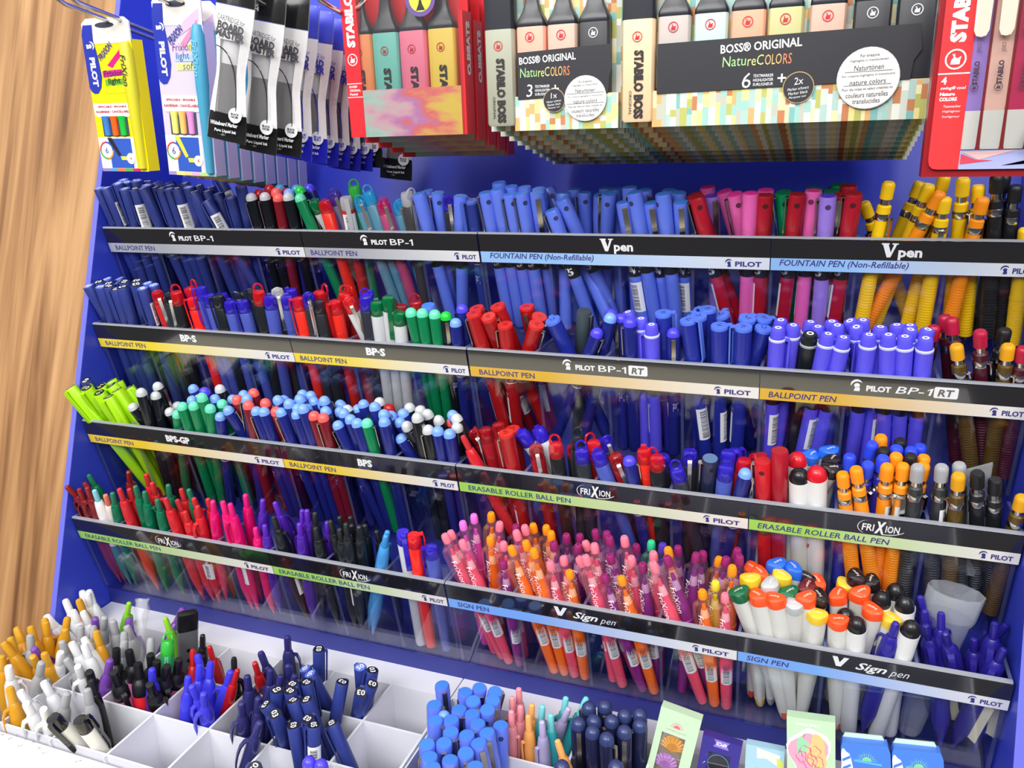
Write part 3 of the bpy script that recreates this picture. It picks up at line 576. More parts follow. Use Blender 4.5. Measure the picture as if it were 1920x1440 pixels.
# kind key -> (builder, object name, category, description used in labels)
KINDS = {
 'vb': (lambda: k_fountain(C_['vb'], C_['vb'], C_['vbt']), 'fountain_pen', 'pen', 'blue capped fountain pen with flat clip'),
 'vbs': (lambda: k_fountain(C_['vb'], C_['vb'], C_['vbt'], True), 'fountain_pen', 'pen', 'blue capped fountain pen with barcode sticker'),
 'vr': (lambda: k_fountain(C_['red'], C_['red'], (160, 30, 40), True), 'fountain_pen', 'pen', 'red capped fountain pen with flat clip'),
 'vp': (lambda: k_fountain(C_['pink'], C_['pink'], C_['pinkt'], True), 'fountain_pen', 'pen', 'pink capped fountain pen with flat clip'),
 'vg': (lambda: k_fountain(C_['green'], C_['green'], C_['greent']), 'fountain_pen', 'pen', 'green capped fountain pen with flat clip'),
 'vv': (lambda: k_fountain(C_['vio'], C_['vio'], C_['viot']), 'fountain_pen', 'pen', 'lilac capped fountain pen with violet end'),
 'vc': (lambda: k_fountain(C_['char'], C_['char'], (56, 64, 70)), 'fountain_pen', 'pen', 'charcoal capped pen with steel clip'),
 'sl': (lambda: k_fountain((40, 46, 78), (40, 46, 78), (84, 112, 150)), 'fountain_pen', 'pen', 'dark slate capped pen with steel clip'),
 'n0': (lambda: k_number(C_['navyb'], (90, 116, 210), '05'), 'numbered_pen', 'pen', 'plain navy capped pen with blue numbered end'),
 'n1': (lambda: k_number(C_['navyb'], (22, 24, 40), '03'), 'numbered_pen', 'pen', 'plain navy capped pen with black numbered end'),
 'n2': (lambda: k_number(C_['navyb'], (22, 24, 40), '05', 1), 'numbered_pen', 'pen', 'navy capped pen with black end and barcode sticker'),
 'n3': (lambda: k_number(C_['navyb'], (90, 116, 210), '02', 1), 'numbered_pen', 'pen', 'navy capped pen with blue end and barcode sticker'),
 'n4': (lambda: k_number(C_['navyb'], (90, 116, 210), '08', 2), 'numbered_pen', 'pen', 'navy capped pen with narrow white sticker edge'),
 'ds': (lambda: k_dome(C_['sky'], C_['navy']), 'ballpoint_pen', 'pen', 'navy ballpoint pen with sky blue dome'),
 'dn': (lambda: k_dome(C_['ind'], C_['navy']), 'ballpoint_pen', 'pen', 'navy ballpoint pen with indigo dome'),
 'dc': (lambda: k_dome(C_['coral'], C_['maroon']), 'ballpoint_pen', 'pen', 'maroon ballpoint pen with coral dome'),
 'dm': (lambda: k_dome(C_['mint'], C_['gdark']), 'ballpoint_pen', 'pen', 'green ballpoint pen with mint dome'),
 'dg': (lambda: k_dome(C_['gray'], C_['blk']), 'ballpoint_pen', 'pen', 'black ballpoint pen with grey dome'),
 'dr': (lambda: k_dome((176, 20, 30), C_['maroon']), 'ballpoint_pen', 'pen', 'maroon ballpoint pen with dark red dome'),
 'dt': (lambda: k_dome((70, 160, 190), C_['navy']), 'ballpoint_pen', 'pen', 'navy ballpoint pen with teal dome'),
 'dG': (lambda: k_dome((30, 200, 60), C_['blk']), 'ballpoint_pen', 'pen', 'black ballpoint pen with bright green dome'),
 'dk': (lambda: k_dome((50, 62, 110), (28, 32, 66), clipm=STEEL), 'rollerball_pen', 'pen', 'dark navy pen with round navy end'),
 'gr': (lambda: k_gel(REDT, (190, 36, 40)), 'gel_pen', 'pen', 'red gel pen with clear red clip ring'),
 'gR': (lambda: k_gel(REDT, (226, 46, 34), loop=False), 'gel_pen', 'pen', 'bright red gel pen with clear red end'),
 'go': (lambda: k_gel(REDT, (240, 40, 30), alpha=1.0, loop=False), 'gel_pen', 'pen', 'solid bright red capped pen'),
 'gk': (lambda: k_gel(BLKT, (40, 42, 46)), 'gel_pen', 'pen', 'black gel pen with smoky clip ring'),
 'gK': (lambda: k_gel(REDT, (30, 32, 36)), 'gel_pen', 'pen', 'black gel pen with clear red end'),
 'gi': (lambda: k_gel(INDT, (70, 84, 170), loop=False), 'gel_pen', 'pen', 'steel blue gel pen with clear indigo end'),
 'gI': (lambda: k_gel(INDT, (44, 46, 56)), 'gel_pen', 'pen', 'dark grey gel pen with indigo clip ring'),
 'gb': (lambda: k_gel((30, 34, 40), (26, 32, 36), alpha=.95, loop=False), 'gel_pen', 'pen', 'glossy black capped gel pen'),
 'gg': (lambda: k_gel((0, 110, 60), (190, 192, 196), alpha=.85, loop=False), 'gel_pen', 'pen', 'silver gel pen with clear green end'),
 'gw': (lambda: k_gel((230, 40, 40), (200, 202, 206), alpha=.85), 'gel_pen', 'pen', 'silver gel pen with red end'),
 'gn': (lambda: k_gel(INDT, (196, 198, 206), alpha=.9, loop=False), 'gel_pen', 'pen', 'silver gel pen with indigo end'),
 'gc': (lambda: k_gel((40, 170, 230), (84, 134, 160), alpha=.6), 'gel_pen', 'pen', 'teal gel pen with clear cyan clip ring'),
 'gm': (lambda: k_gel((210, 20, 100), (170, 66, 110), alpha=.65), 'gel_pen', 'pen', 'rose gel pen with clear magenta clip ring'),
 'gs': (lambda: k_gel((200, 200, 205), (170, 46, 44), alpha=.75, loop=False, sticker=True), 'gel_pen', 'pen', 'red gel pen with clear end and barcode sticker'),
 'gp': (lambda: k_gel((90, 60, 190), (150, 150, 190), alpha=.75), 'gel_pen', 'pen', 'pale grey gel pen with violet clip ring'),
 'gl': (lambda: k_gel((214, 214, 216), (60, 58, 62), alpha=.5), 'gel_pen', 'pen', 'dark gel pen with colourless clip ring'),
 'gd': (lambda: k_gel((170, 16, 24), (150, 22, 34)), 'gel_pen', 'pen', 'dark red gel pen with clear red clip ring'),
 'py': (lambda: k_pencil(C_['yel'], C_['yel']), 'mechanical_pencil', 'pencil', 'yellow mechanical pencil with ribbed grip'),
 'po': (lambda: k_pencil(C_['org'], C_['org'], sticker=True), 'mechanical_pencil', 'pencil', 'orange mechanical pencil with ribbed grip'),
 'pb': (lambda: k_pencil((48, 74, 230), (40, 46, 180), sticker=True), 'mechanical_pencil', 'pencil', 'blue mechanical pencil with steel clip'),
 'pk': (lambda: k_pencil((26, 26, 30), (30, 32, 36), sticker=True), 'mechanical_pencil', 'pencil', 'black mechanical pencil with steel bands'),
 'pg': (lambda: k_pencil((170, 172, 178), (50, 52, 56), alpha=.9, sticker=True), 'mechanical_pencil', 'pencil', 'black mechanical pencil with clear grey end'),
 'pm': (lambda: k_pencil((176, 20, 60), (70, 16, 34)), 'mechanical_pencil', 'pencil', 'maroon mechanical pencil with crimson end'),
 'pa': (lambda: k_pencil((226, 160, 20), (84, 62, 16), sticker=True), 'mechanical_pencil', 'pencil', 'dark gold mechanical pencil with amber end'),
 'ps': (lambda: k_pencil((60, 70, 84), (58, 72, 88), sticker=True), 'mechanical_pencil', 'pencil', 'slate mechanical pencil with barcode sticker'),
 's': (lambda: k_sign(C_['peri'], sticker=True), 'sign_pen', 'pen', 'bright violet-blue capped sign pen with white dot'),
 'sk': (lambda: k_sign((26, 30, 30), (150, 156, 156)), 'sign_pen', 'pen', 'black capped sign pen with white dot'),
 'fn': (lambda: k_flat((34, 46, 150), (84, 118, 226), sticker=True), 'rollerball_pen', 'pen', 'navy capped rollerball with light blue flat end'),
 'fr': (lambda: k_flat((168, 22, 26), (206, 44, 40), True, sticker=True), 'rollerball_pen', 'pen', 'red capped rollerball with flat red end'),
 'fb': (lambda: k_flat((44, 58, 140), (74, 100, 200)), 'rollerball_pen', 'pen', 'dull navy capped rollerball with flat end'),
 'xr': (lambda: k_click((200, 44, 50), (206, 34, 46), band=True, sticker=True), 'retractable_pen', 'pen', 'red retractable erasable pen'),
 'xd': (lambda: k_click((140, 30, 34), (120, 26, 34), band=True), 'retractable_pen', 'pen', 'dark red retractable erasable pen'),
 'xg': (lambda: k_click((30, 118, 88), (0, 108, 76), band=True), 'retractable_pen', 'pen', 'green retractable erasable pen'),
 'xp': (lambda: k_click((240, 30, 130), (226, 14, 108), band=True, sticker=True), 'retractable_pen', 'pen', 'hot pink retractable erasable pen'),
 'xv': (lambda: k_click((96, 40, 190), (74, 30, 160), band=True, sticker=True), 'retractable_pen', 'pen', 'purple retractable erasable pen'),
 'xk': (lambda: k_click((34, 36, 40), (26, 30, 36), band=True, sticker=True), 'retractable_pen', 'pen', 'black retractable erasable pen'),
 'xi': (lambda: k_click((60, 40, 200), (50, 40, 170), alpha=.9), 'retractable_pen', 'pen', 'indigo retractable pen with clear barrel'),
 'xc': (lambda: k_click((60, 150, 220), (70, 150, 220), sticker=False), 'retractable_pen', 'pen', 'sky blue retractable pen'),
 'xt': (lambda: k_click((130, 205, 222), (236, 230, 232), grip=(60, 120, 120)), 'retractable_pen', 'pen', 'white retractable pen with pale teal button'),
 'xw': (lambda: k_click((226, 120, 100), (222, 214, 206), grip=(200, 40, 40)), 'retractable_pen', 'pen', 'cream and red retractable pen'),
 'xs': (lambda: k_click((220, 150, 130), (204, 40, 44), alpha=.9, sticker=True), 'retractable_pen', 'pen', 'red retractable pen in a clear holder'),
 'ep': (lambda: k_erase((250, 128, 152), (240, 78, 112)), 'erasable_highlighter', 'highlighter', 'pink erasable highlighter with clear cap'),
 'eo': (lambda: k_erase((255, 150, 20), (255, 112, 10)), 'erasable_highlighter', 'highlighter', 'orange erasable highlighter with clear cap'),
 'em': (lambda: k_erase((146, 32, 104), (134, 28, 128)), 'erasable_highlighter', 'highlighter', 'purple erasable highlighter with clear cap'),
 'ev': (lambda: k_erase((240, 120, 224), (230, 74, 190)), 'erasable_highlighter', 'highlighter', 'orchid erasable highlighter with clear cap'),
 'eg': (lambda: k_erase((50, 196, 140), (40, 180, 120)), 'erasable_highlighter', 'highlighter', 'green erasable highlighter with clear cap'),
 'ei': (lambda: k_erase((80, 50, 180), (70, 50, 170)), 'erasable_highlighter', 'highlighter', 'indigo erasable highlighter with clear cap'),
 'ey': (lambda: k_erase((236, 216, 60), (236, 206, 0)), 'erasable_highlighter', 'highlighter', 'yellow erasable highlighter with clear cap'),
 'cr': (lambda: k_glue((252, 84, 34)), 'correction_pen', 'correction pen', 'white correction pen with orange-red oval cap'),
 'cy': (lambda: k_glue((236, 196, 50)), 'correction_pen', 'correction pen', 'white correction pen with yellow oval cap'),
 'cg': (lambda: k_glue((16, 100, 62)), 'correction_pen', 'correction pen', 'white correction pen with dark green oval cap'),
 'cb': (lambda: k_glue((36, 104, 224)), 'correction_pen', 'correction pen', 'white correction pen with blue oval cap'),
 'ck': (lambda: k_glue((32, 26, 30)), 'correction_pen', 'correction pen', 'white correction pen with black oval cap'),
 'cs': (lambda: k_glue((186, 190, 194)), 'correction_pen', 'correction pen', 'white correction pen with silver oval cap'),
 'cd': (lambda: k_glue((104, 24, 30)), 'correction_pen', 'correction pen', 'white correction pen with dark red oval cap'),
 'wr': (lambda: k_board((206, 26, 44)), 'whiteboard_marker', 'marker', 'white board marker with red domed end'),
 'wk': (lambda: k_board((28, 28, 32), (222, 222, 210), ink=(40, 40, 44)), 'whiteboard_marker', 'marker', 'white board marker with black domed end'),
 'wR': (lambda: k_fountain((206, 26, 40), (206, 26, 40), (190, 24, 36)), 'fountain_pen', 'pen', 'bright red capped pen beside the white markers'),
 'l': (lambda: k_lime(), 'lime_marker', 'marker', 'lime green marker with black numbered end'),
 'hr': (lambda: k_marker((226, 40, 52)), 'retractable_marker', 'marker', 'red retractable marker with black top'),
 'hp': (lambda: k_marker((232, 130, 196)), 'retractable_marker', 'marker', 'pink retractable marker with black top'),
 'tw': (lambda: k_click((238, 239, 242), (230, 232, 236), fat=1.2, nubr=3.6), 'retractable_pen', 'pen', 'white retractable pen'),
 'tg': (lambda: k_click((214, 156, 36), (206, 146, 30), fat=1.2, nubr=3.6), 'retractable_pen', 'pen', 'gold retractable pen'),
 'ts': (lambda: k_click((168, 170, 174), (158, 160, 164), fat=1.2, nubr=3.6), 'retractable_pen', 'pen', 'silver grey retractable pen'),
 'tv': (lambda: k_click((122, 74, 170), (112, 64, 160), fat=1.2, nubr=3.6), 'retractable_pen', 'pen', 'purple retractable pen'),
 'tk': (lambda: k_click((30, 30, 34), (26, 26, 30)), 'retractable_pen', 'pen', 'black retractable pen'),
 'tb': (lambda: k_click((66, 62, 226), (62, 60, 214), grip=(60, 60, 66), band=True, fat=1.2, nubr=3.4), 'retractable_pen', 'pen', 'bright blue retractable pen'),
 'tn': (lambda: k_click((46, 44, 110), (44, 44, 104), grip=(40, 40, 60), fat=1.15, nubr=3.3), 'retractable_pen', 'pen', 'navy retractable pen'),
 'tr': (lambda: k_click((190, 30, 36), (180, 24, 32)), 'retractable_pen', 'pen', 'red retractable pen'),
 'tl': (lambda: k_click((150, 220, 50), (120, 200, 40), alpha=.8), 'retractable_pen', 'pen', 'lime translucent retractable pen'),
 'te': (lambda: k_gel((60, 200, 70), (30, 150, 90), alpha=.8), 'gel_pen', 'pen', 'green gel pen with clear cap'),
 'tf': (lambda: k_flatpen(), 'retractable_pen', 'pen', 'wide flat dark grey pen with three black dots'),
 'tc': (lambda: k_gel((30, 30, 34), (226, 224, 214), alpha=1.0, loop=False), 'gel_pen', 'pen', 'cream pen with black end'),
 'qp': (lambda: k_click((244, 150, 164), (232, 150, 162), alpha=.85, arc=False, sticker=True), 'retractable_pen', 'pen', 'rose translucent retractable pen'),
 'qo': (lambda: k_click((250, 176, 100), (232, 160, 84), alpha=.85, arc=False, sticker=True), 'retractable_pen', 'pen', 'orange translucent retractable pen'),
 'qt': (lambda: k_click((120, 214, 222), (50, 160, 172), alpha=.85, arc=False), 'retractable_pen', 'pen', 'teal translucent retractable pen'),
 'ql': (lambda: k_click((188, 176, 220), (172, 164, 208), alpha=.85, arc=False, sticker=True), 'retractable_pen', 'pen', 'lavender translucent retractable pen'),
 'bt': (lambda: k_tagged(), 'tagged_pen', 'pen', 'dark blue retractable pen with cream paper tag'),
 'bb': (lambda: k_click((46, 36, 150), (40, 32, 140), fat=1.2), 'retractable_pen', 'pen', 'dark blue thick retractable pen'),
 'wl': (lambda: k_board((28, 28, 32), (226, 228, 228), ink=(40, 40, 44), word='One', r=5.8), 'whiteboard_marker', 'marker', 'white marker with black cap end'),
 'st': (lambda: k_stick((222, 224, 224)), 'thin_white_stick', 'stick', 'thin white stick with a round knob'),
}
PENS = []
def G(kind, place, crop, s, rest=''):
    ox, oy, sc = CROPS[crop]
    for it in s.split():
        q = it.split(',')
        x, y = ox + float(q[0]) / sc, oy + float(q[1]) / sc
        PENS.append(dict(k=kind, t=place, u=x, v=y, lean=float(q[2]) if len(q) > 2 and q[2] else None, clip=float(q[3]) if len(q) > 3 else None))
CROPS = dict(A=(100, 300, 4), B=(500, 300, 4), C=(900, 300, 4), D=(1300, 300, 3.0968), E=(100, 660, 4), F=(500, 660, 4), G=(900, 660, 4), H=(1300, 660, 3.0968),
             J=(1200, 1000, 2.6667), K=(780, 920, 3.0968), L=(0, 1060, 3.79), M=(400, 1060, 3.79), N=(800, 1060, 3.79))
# items: x,y in a reading frame of the photograph, lean (sideways per 100 down), clip direction (0 towards the viewer, 90 right)
# --- top tier
G('n4', 0, 'A', '420,208,22 890,215,14'); G('n2', 0, 'A', '625,215,27 950,212,18'); G('n3', 0, 'A', '1130,302,52 1235,122,58')
G('n0', 0, 'A', '362,212,23 552,215,24 700,208,22 1030,205,26 1215,250,30 1325,280,22 1430,200,10 480,175 550,150 570,168 650,155 790,170 690,190 880,190 960,183,,180')
G('n1', 0, 'A', '810,212,16 1045,238,34 600,150 700,160 760,175 840,168 740,205 1000,175 1080,193 1135,235,40 1190,205,24')
G('dg', 0, 'A', '1490,275,14,-90 1610,270,16,-100 1775,272,16,90'); G('dc', 0, 'A', '1685,278,12,180 1665,238')
G('dr', 0, 'A', '1555,250,12 1645,212 1735,238'); G('dt', 0, 'A', '1710,212 1800,214'); G('ds', 0, 'A', '1790,243')
G('dm', 0, 'B', '262,280,12,100'); G('dG', 0, 'B', '250,226'); G('dn', 0, 'B', '305,210')
G('gg', 0, 'B', '325,300,22,180'); G('gR', 0, 'B', '405,300,26,180'); G('gp', 0, 'B', '480,235,26,0'); G('gs', 0, 'B', '615,270,-6,0'); G('gc', 0, 'B', '690,285,20,0 768,230,24,180 992,310,32,10'); G('te', 0, 'B', '630,190')
G('gm', 0, 'B', '840,305,32,10'); G('gl', 0, 'B', '1055,235,14,30'); G('gI', 0, 'B', '1375,275,2,0')
G('vb', 0, 'B', '1165,248,12,180 1265,243,8,-90 1480,268,-12,120 1185,232'); G('fb', 0, 'B', '1510,300,8,-60')
G('vb', 0, 'C', '65,240,16,-80 205,252,24,-75 305,245,26,-75 440,245,8,0 590,290,22,-90 560,372,46,-80 650,245,3,0 760,240,-3,-85 885,262,-6,0 990,248,-20,-100 1160,240,16,-130 1260,318,20,0 1370,250,16,-150')
G('vbs', 0, 'C', '140,215,14 1075,312,12,0 1515,312,4,0 430,215,10 920,205,0,0')
G('vb', 0, 'C', '165,165 215,195 330,200 530,215,10,-80 690,215 985,215 1040,212,,20 1130,200 1210,222,,30 1450,222 1515,242')
G('vr', 0, 'C', '1637,275,28,-85 1600,255,22,-60'); G('vp', 0, 'D', '100,155,12,-90 160,180,10 230,195,3,-80 335,190,-8,180 420,172,-4 690,175,-4,-100')
G('vv', 0, 'D', '125,205,14,20 765,205,4,-85'); G('vr', 0, 'D', '415,200,-5,-85 625,195,-2,-85 915,192,-10,-85 920,146,-6 850,200,-8,0'); G('vg', 0, 'D', '520,185,-3,-85 720,160,-4 830,140,-5 810,180,-6,40')
G('py', 0, 'D', '970,250,42,-60 1145,130,12,60 1320,130,-48,60 1440,92,-14 1390,145,-34,20 1445,220,-6,10 1575,108,-4,70 1650,150,-8,60 1910,400,-30'); G('po', 0, 'D', '1702,222,-24,180 1455,190')
G('pk', 0, 'D', '1890,150,-24,180 1745,90,-10 1795,88,-12')
# --- second tier
G('n0', 1, 'A', '285,945,24 330,950,22 390,893,20 470,890,16 470,917,18 745,938,16 700,925'); G('n1', 1, 'A', '350,915,22 395,925,22 415,945,24 445,968,24 535,912,18 530,952,20 615,932,18 640,905'); G('n4', 1, 'A', '645,962,18')
G('gr', 1, 'A', '750,985,24,0 990,950,22'); G('gk', 1, 'A', '862,1000,24,0 1400,990,30,-40'); G('gK', 1, 'A', '945,985,14,180 1545,980,24,180'); G('go', 1, 'A', '1022,1030,28,-90')
G('gi', 1, 'A', '1125,950,24,-90 1140,1005,30,-90 1235,1000,32 1330,1055,38 1440,1050,26,-90 1640,1020,20,180 1725,1020,18,180 1755,965'); G('gb', 1, 'A', '1205,1015,34,-100 1490,975,22')
G('gl', 1, 'A', '1655,965,20,0'); G('gR', 1, 'A', '1840,1030,12,-90')
G('gI', 1, 'B', '330,1000,16,0 715,1020,8,180'); G('gk', 1, 'B', '385,1050,20,-70'); G('gr', 1, 'B', '410,985,14 560,985,14 610,1000'); G('gR', 1, 'B', '492,1055,20,-60'); G('gw', 1, 'B', '590,1040,22,0'); G('gn', 1, 'B', '735,1000')
G('gg', 1, 'B', '825,1060,5,180 920,1022,10,0 990,1140,8,180'); G('gd', 1, 'B', '1105,1060,4 1030,1085,8')
G('dm', 1, 'B', '1080,1138,8,180 1180,1142,7,180 1252,1152,8,180'); G('dG', 1, 'B', '1360,1165,8,0'); G('vb', 1, 'B', '1187,1085'); G('ds', 1, 'B', '1437,1215,6,180'); G('dn', 1, 'B', '1440,1110')
G('fr', 1, 'B', '1575,1145,10,-110 1595,1108,10 1660,1172,10,80 1705,1090,12 1790,1230,10,-90'); G('fr', 1, 'C', '325,1095,0,-20 402,1230,-34,80 472,1172,-32,60')
G('fn', 1, 'C', '520,1195,44,180'); G('vc', 1, 'C', '800,1128,-8,60'); G('ds', 1, 'C', '955,1180,-22,-90'); G('dn', 1, 'C', '905,1292,-36,80 1000,1148,-10 1032,1182,-4,-30 1132,1212,-4,-90 1450,1290,0,0')
G('s', 1, 'C', '1085,1140 1195,1190,-2,180 1310,1235,-3,-100'); G('fn', 1, 'C', '1350,1142,6,90 1585,1195,-2,60 1640,1165 1685,1112 1782,1155 1790,1238,-14,100')
G('fn', 1, 'D', '50,862 310,915,-16 392,912,-14 310,965,-26,-90 410,972,-22,180 25,910,-8')
G('s', 1, 'D', '490,930 490,975,-4,80 600,960,-6 700,940 705,968 790,938 855,960 890,935 965,970,-4,-100 1005,930 1080,970 1190,958 1240,960 1280,985 1370,985 800,1010,-22,100 885,1030,-18,-100 1005,1015,-4,-120 1115,1015,-4,-120 1212,1025,-3,-120 1352,1035,-5,-120'); G('sk', 1, 'D', '660,1008,-10,180')
G('pm', 1, 'D', '1440,905 1480,920,4 1395,965,2 1665,995,8,70 1900,1090,-6'); G('pa', 1, 'D', '1508,1075,20,70 1842,1075,-18,70'); G('pk', 1, 'D', '1830,985,-20')
# --- third tier
G('l', 2, 'E', '165,265,46,-60 265,268,44,-60 315,305,46 345,258,40 405,250,40 420,215,38 490,225,36 440,285,40 525,268,36,20 430,335,42,-60'); G('n1', 2, 'E', '268,215,40')
G('dg', 2, 'E', '650,298,36,180 805,252,24,40 790,322,24,180 575,408,42,40 655,378,38,-90 845,442,34,180 910,397,24 1255,272,16 1065,345')
G('dm', 2, 'E', '925,460,38,40 990,402,28,180 1075,398,8,180 1130,335 1200,418,0,180 1240,382'); G('dn', 2, 'E', '1155,292')
G('ds', 2, 'E', '1070,270 1015,355 1185,345 1315,350,16,0 1250,478,2,180 1310,432,34,60 1415,315 1475,345 1495,437,22,-90 1575,442,20,180 1700,357,16,20 1730,447,18,-90 1800,462,20,80 1790,382 1820,345 1805,417 1890,312 1890,420')
G('dc', 2, 'E', '1400,352,18 1475,302 1485,392,16 1580,377,12,60 1690,440,16')
G('ds', 2, 'F', '105,357 225,350 205,390 305,322 330,365 395,390 440,360 310,420 430,437,16,30 520,442,14 570,390 600,452,14 700,385 690,420 785,405,12,40 550,543,26,-90 640,498,22 652,527,24,70 855,462 955,472 1010,457 885,517,12,180 1020,522,10,40 980,642,36,60 1275,587,-2,180 1362,607,-2,180 1415,470')
G('dc', 2, 'F', '330,472,14,180 445,487,12,-90 1365,517'); G('dm', 2, 'F', '775,527,18,60'); G('dg', 2, 'F', '625,425 820,370 1085,412 1140,432 1200,462 1105,487,10,30 1060,552,18,10 1185,577,-3,-90 1260,507,6,-30 1405,560 1445,495'); G('dr', 2, 'F', '940,417'); G('gb', 2, 'F', '745,485')
G('xr', 2, 'F', '1448,635,28,180'); G('gd', 2, 'F', '1515,590,28,0 1615,575,6,-90 1720,535,10,0'); G('fr', 2, 'F', '1795,602,8,-90 1865,572,10')
G('gn', 2, 'G', '325,600,26,180 405,565,24,180'); G('gd', 2, 'G', '412,700,30,0 985,775,26,0'); G('gK', 2, 'G', '588,685,10,180 675,700,4,0 1330,780'); G('gk', 2, 'G', '748,625'); G('gI', 2, 'G', '768,730,10,180 900,640,10,20 1345,775,4,0 1478,875,0,180 1575,740,2,0'); G('gr', 2, 'G', '830,675'); G('gi', 2, 'G', '875,745,14,180 1870,860,-16,180 1885,735'); G('dn', 2, 'G', '1130,808,10,80'); G('gR', 2, 'G', '1230,730,6,180'); G('sl', 2, 'G', '1735,795,-14,-70')
G('gi', 2, 'H', '220,580,-6'); G('ds', 2, 'H', '288,700,-14,90'); G('gr', 2, 'H', '312,625'); G('wR', 2, 'H', '412,630,6,-100'); G('vr', 2, 'H', '400,600 500,570'); G('wr', 2, 'H', '585,620 505,715,8,80 735,700,-1,-90'); G('wk', 2, 'H', '608,712,-2,100'); G('cb', 2, 'H', '705,588,-26 775,560'); G('ck', 2, 'H', '788,612,-16 830,665,-26')
G('po', 2, 'H', '885,705,-2,180 925,675,-4 1072,490 1145,660,-22,60 1210,655,-20,20 1175,597 1322,608 1355,655,-12,60'); G('pb', 2, 'H', '1035,648,-20,60 1085,610 915,600 1180,552 1255,562 1300,545 1060,530'); G('pk', 2, 'H', '1088,565 1250,600 1185,512'); G('pg', 2, 'H', '1285,662,-16,180 1462,662,-8,60 1525,650'); G('pa', 2, 'H', '1530,712,-8,180 1905,840,-14'); G('pk', 2, 'H', '1640,700,10 1760,740,4')
# --- bottom tier
G('xd', 3, 'E', '125,1010,22 170,1030,24 210,985,26 265,1020,26 570,900,16'); G('xt', 3, 'E', '285,1040,28,180'); G('xg', 3, 'E', '290,925,38,-60 445,1060,30,180 625,1010,24 675,1050,20,60 785,1110,28,180 885,1000,24 1020,1035,20'); G('xw', 3, 'E', '412,1075,20,180')
G('xr', 3, 'E', '505,1030,24 545,1030,22,60 695,920,28 740,985,26,60 905,1112,26,-90 865,1100,24 940,1030,24 985,1200,28,60 1030,1100,22 1105,1160,22,-60 1135,1105,18'); G('xp', 3, 'E', '1185,1122,25,180 1275,1125,24 1312,1142,25,-90 1440,1075,8,180 1515,1322,22,180')
G('xv', 3, 'E', '1570,1112,4,180 1665,1132,28 1585,1302,32,180 1890,1190,-2'); G('xk', 3, 'E', '1650,1240,36,60')
G('xv', 3, 'F', '290,1190,-4,180 430,1278,8,180'); G('xk', 3, 'F', '375,1210,-4,180 470,1270,36,180 655,1300,0,0 650,1240,4'); G('xk', 3, 'F', '560,1240,16,180 600,1290,14 700,1310,6,180 760,1300,4 800,1345,10,180 530,1330,22,180 350,1320,26'); G('xv', 3, 'F', '245,1290,14'); G('xc', 3, 'F', '930,1350,-12 870,1380,-6'); G('gn', 3, 'F', '1010,1340,18,0'); G('go', 3, 'F', '1100,1365,16,90'); G('gi', 3, 'K', '85,320,16,-90')
G('ep', 3, 'K', '150,265,28,-60 220,245,24 250,300,30,-60 475,195,-8 490,310,14 585,245,18 640,215,12 780,425,24,60 870,395,18 930,400,28,-60 1003,305,12 1005,390,24,-60 1055,320,10 1197,280,-3,180 1233,395,5,180 1375,370,6 1390,430,10,-60 1815,610,-24,60')
G('ev', 3, 'K', '320,150,6 290,190,8'); G('eo', 3, 'K', '455,140,-12 450,280,-4,60 540,335,27,-90 620,305,24,-90 665,350,28,-60 697,205,8 775,215,6 783,250,8,60 890,475,16,60 1200,510,18,60 1480,345,-4 1748,400,-28,60 1855,450,-5,60 1680,590,-3,180')
G('em', 3, 'K', '525,420,-6,90 600,210,4 818,310,2 880,265 970,265 960,325 1060,240 1110,250 1105,280 1110,385,20,-60 1075,500,28,60 1297,325 1335,435,-3,180 1440,395,24,60 1515,335 1610,375,-10,60 1680,365,-12,60 1820,400,-8 1860,390,-6 1885,350'); G('eg', 3, 'K', '1385,305'); G('ei', 3, 'K', '1425,320'); G('ey', 3, 'K', '1758,540,-12,180')
G('cr', 3, 'J', '548,165 615,185 570,300,22 658,315,18 825,310,8 900,230 975,295,4 1100,285,-4 985,425,0 1165,370,-18'); G('cy', 3, 'J', '550,215 725,200 870,395,0 1040,245 1240,415,-30'); G('cg', 3, 'J', '475,283,20 735,285,8'); G('cb', 3, 'J', '690,142 780,162'); G('cs', 3, 'J', '635,242 755,345,10'); G('cd', 3, 'J', '820,255'); G('ck', 3, 'J', '830,215 900,303 1100,202 1135,228')
G('wl', 3, 'J', '1225,325 1030,408,-6 1285,285 1325,348,-8 1085,450,-16,180 1365,470,-18,180'); G('bb', 3, 'J', '1295,450,-26 1385,318,10 1440,388,0 1490,400,2'); G('bt', 3, 'J', '1445,462,2,0 1510,500,26,0 1660,530,0,0 1760,450,-22,0 1815,460,-5,0 1835,580,-22,0')
# --- trays
G('tw', 4, 'L', '340,330,34 375,360,34 450,340,40 520,240,4 565,195,4 650,170,2 672,185,4,80 575,360,30 425,590,34 530,560,24 575,500,28 600,530,30 630,700,-4,-90 60,920,14 270,960,-6,-90 395,1000,-6,-90 230,850,38 60,720,18,90')
G('tg', 4, 'L', '620,230,4 445,400,0 185,430,8 280,410,22 320,440,14 110,480,16 135,510,16 35,520,14 460,490,6 320,590,30 295,640,30 610,490,20 10,650,14 150,850,30,-80')
G('ts', 4, 'L', '260,500,-2 410,540,30 510,460,20 660,470,10,60 700,370,16 820,370,14,60 825,500,16 900,470,24 300,690,2,80 395,690,36 480,870,12,180 575,880,6,180 940,520,26 1000,540,30')
G('tv', 4, 'L', '165,610,26 700,395,12,70 780,640,-4 1295,340,-22,180 900,375,28,60'); G('hr', 4, 'L', '890,575,10 1055,680,6 1165,680,-6 710,740,34,180 985,870,34,60'); G('hp', 4, 'L', '990,590,-2 1060,610,2 1260,640,-4 1260,700,-4,20 885,745,6,10')
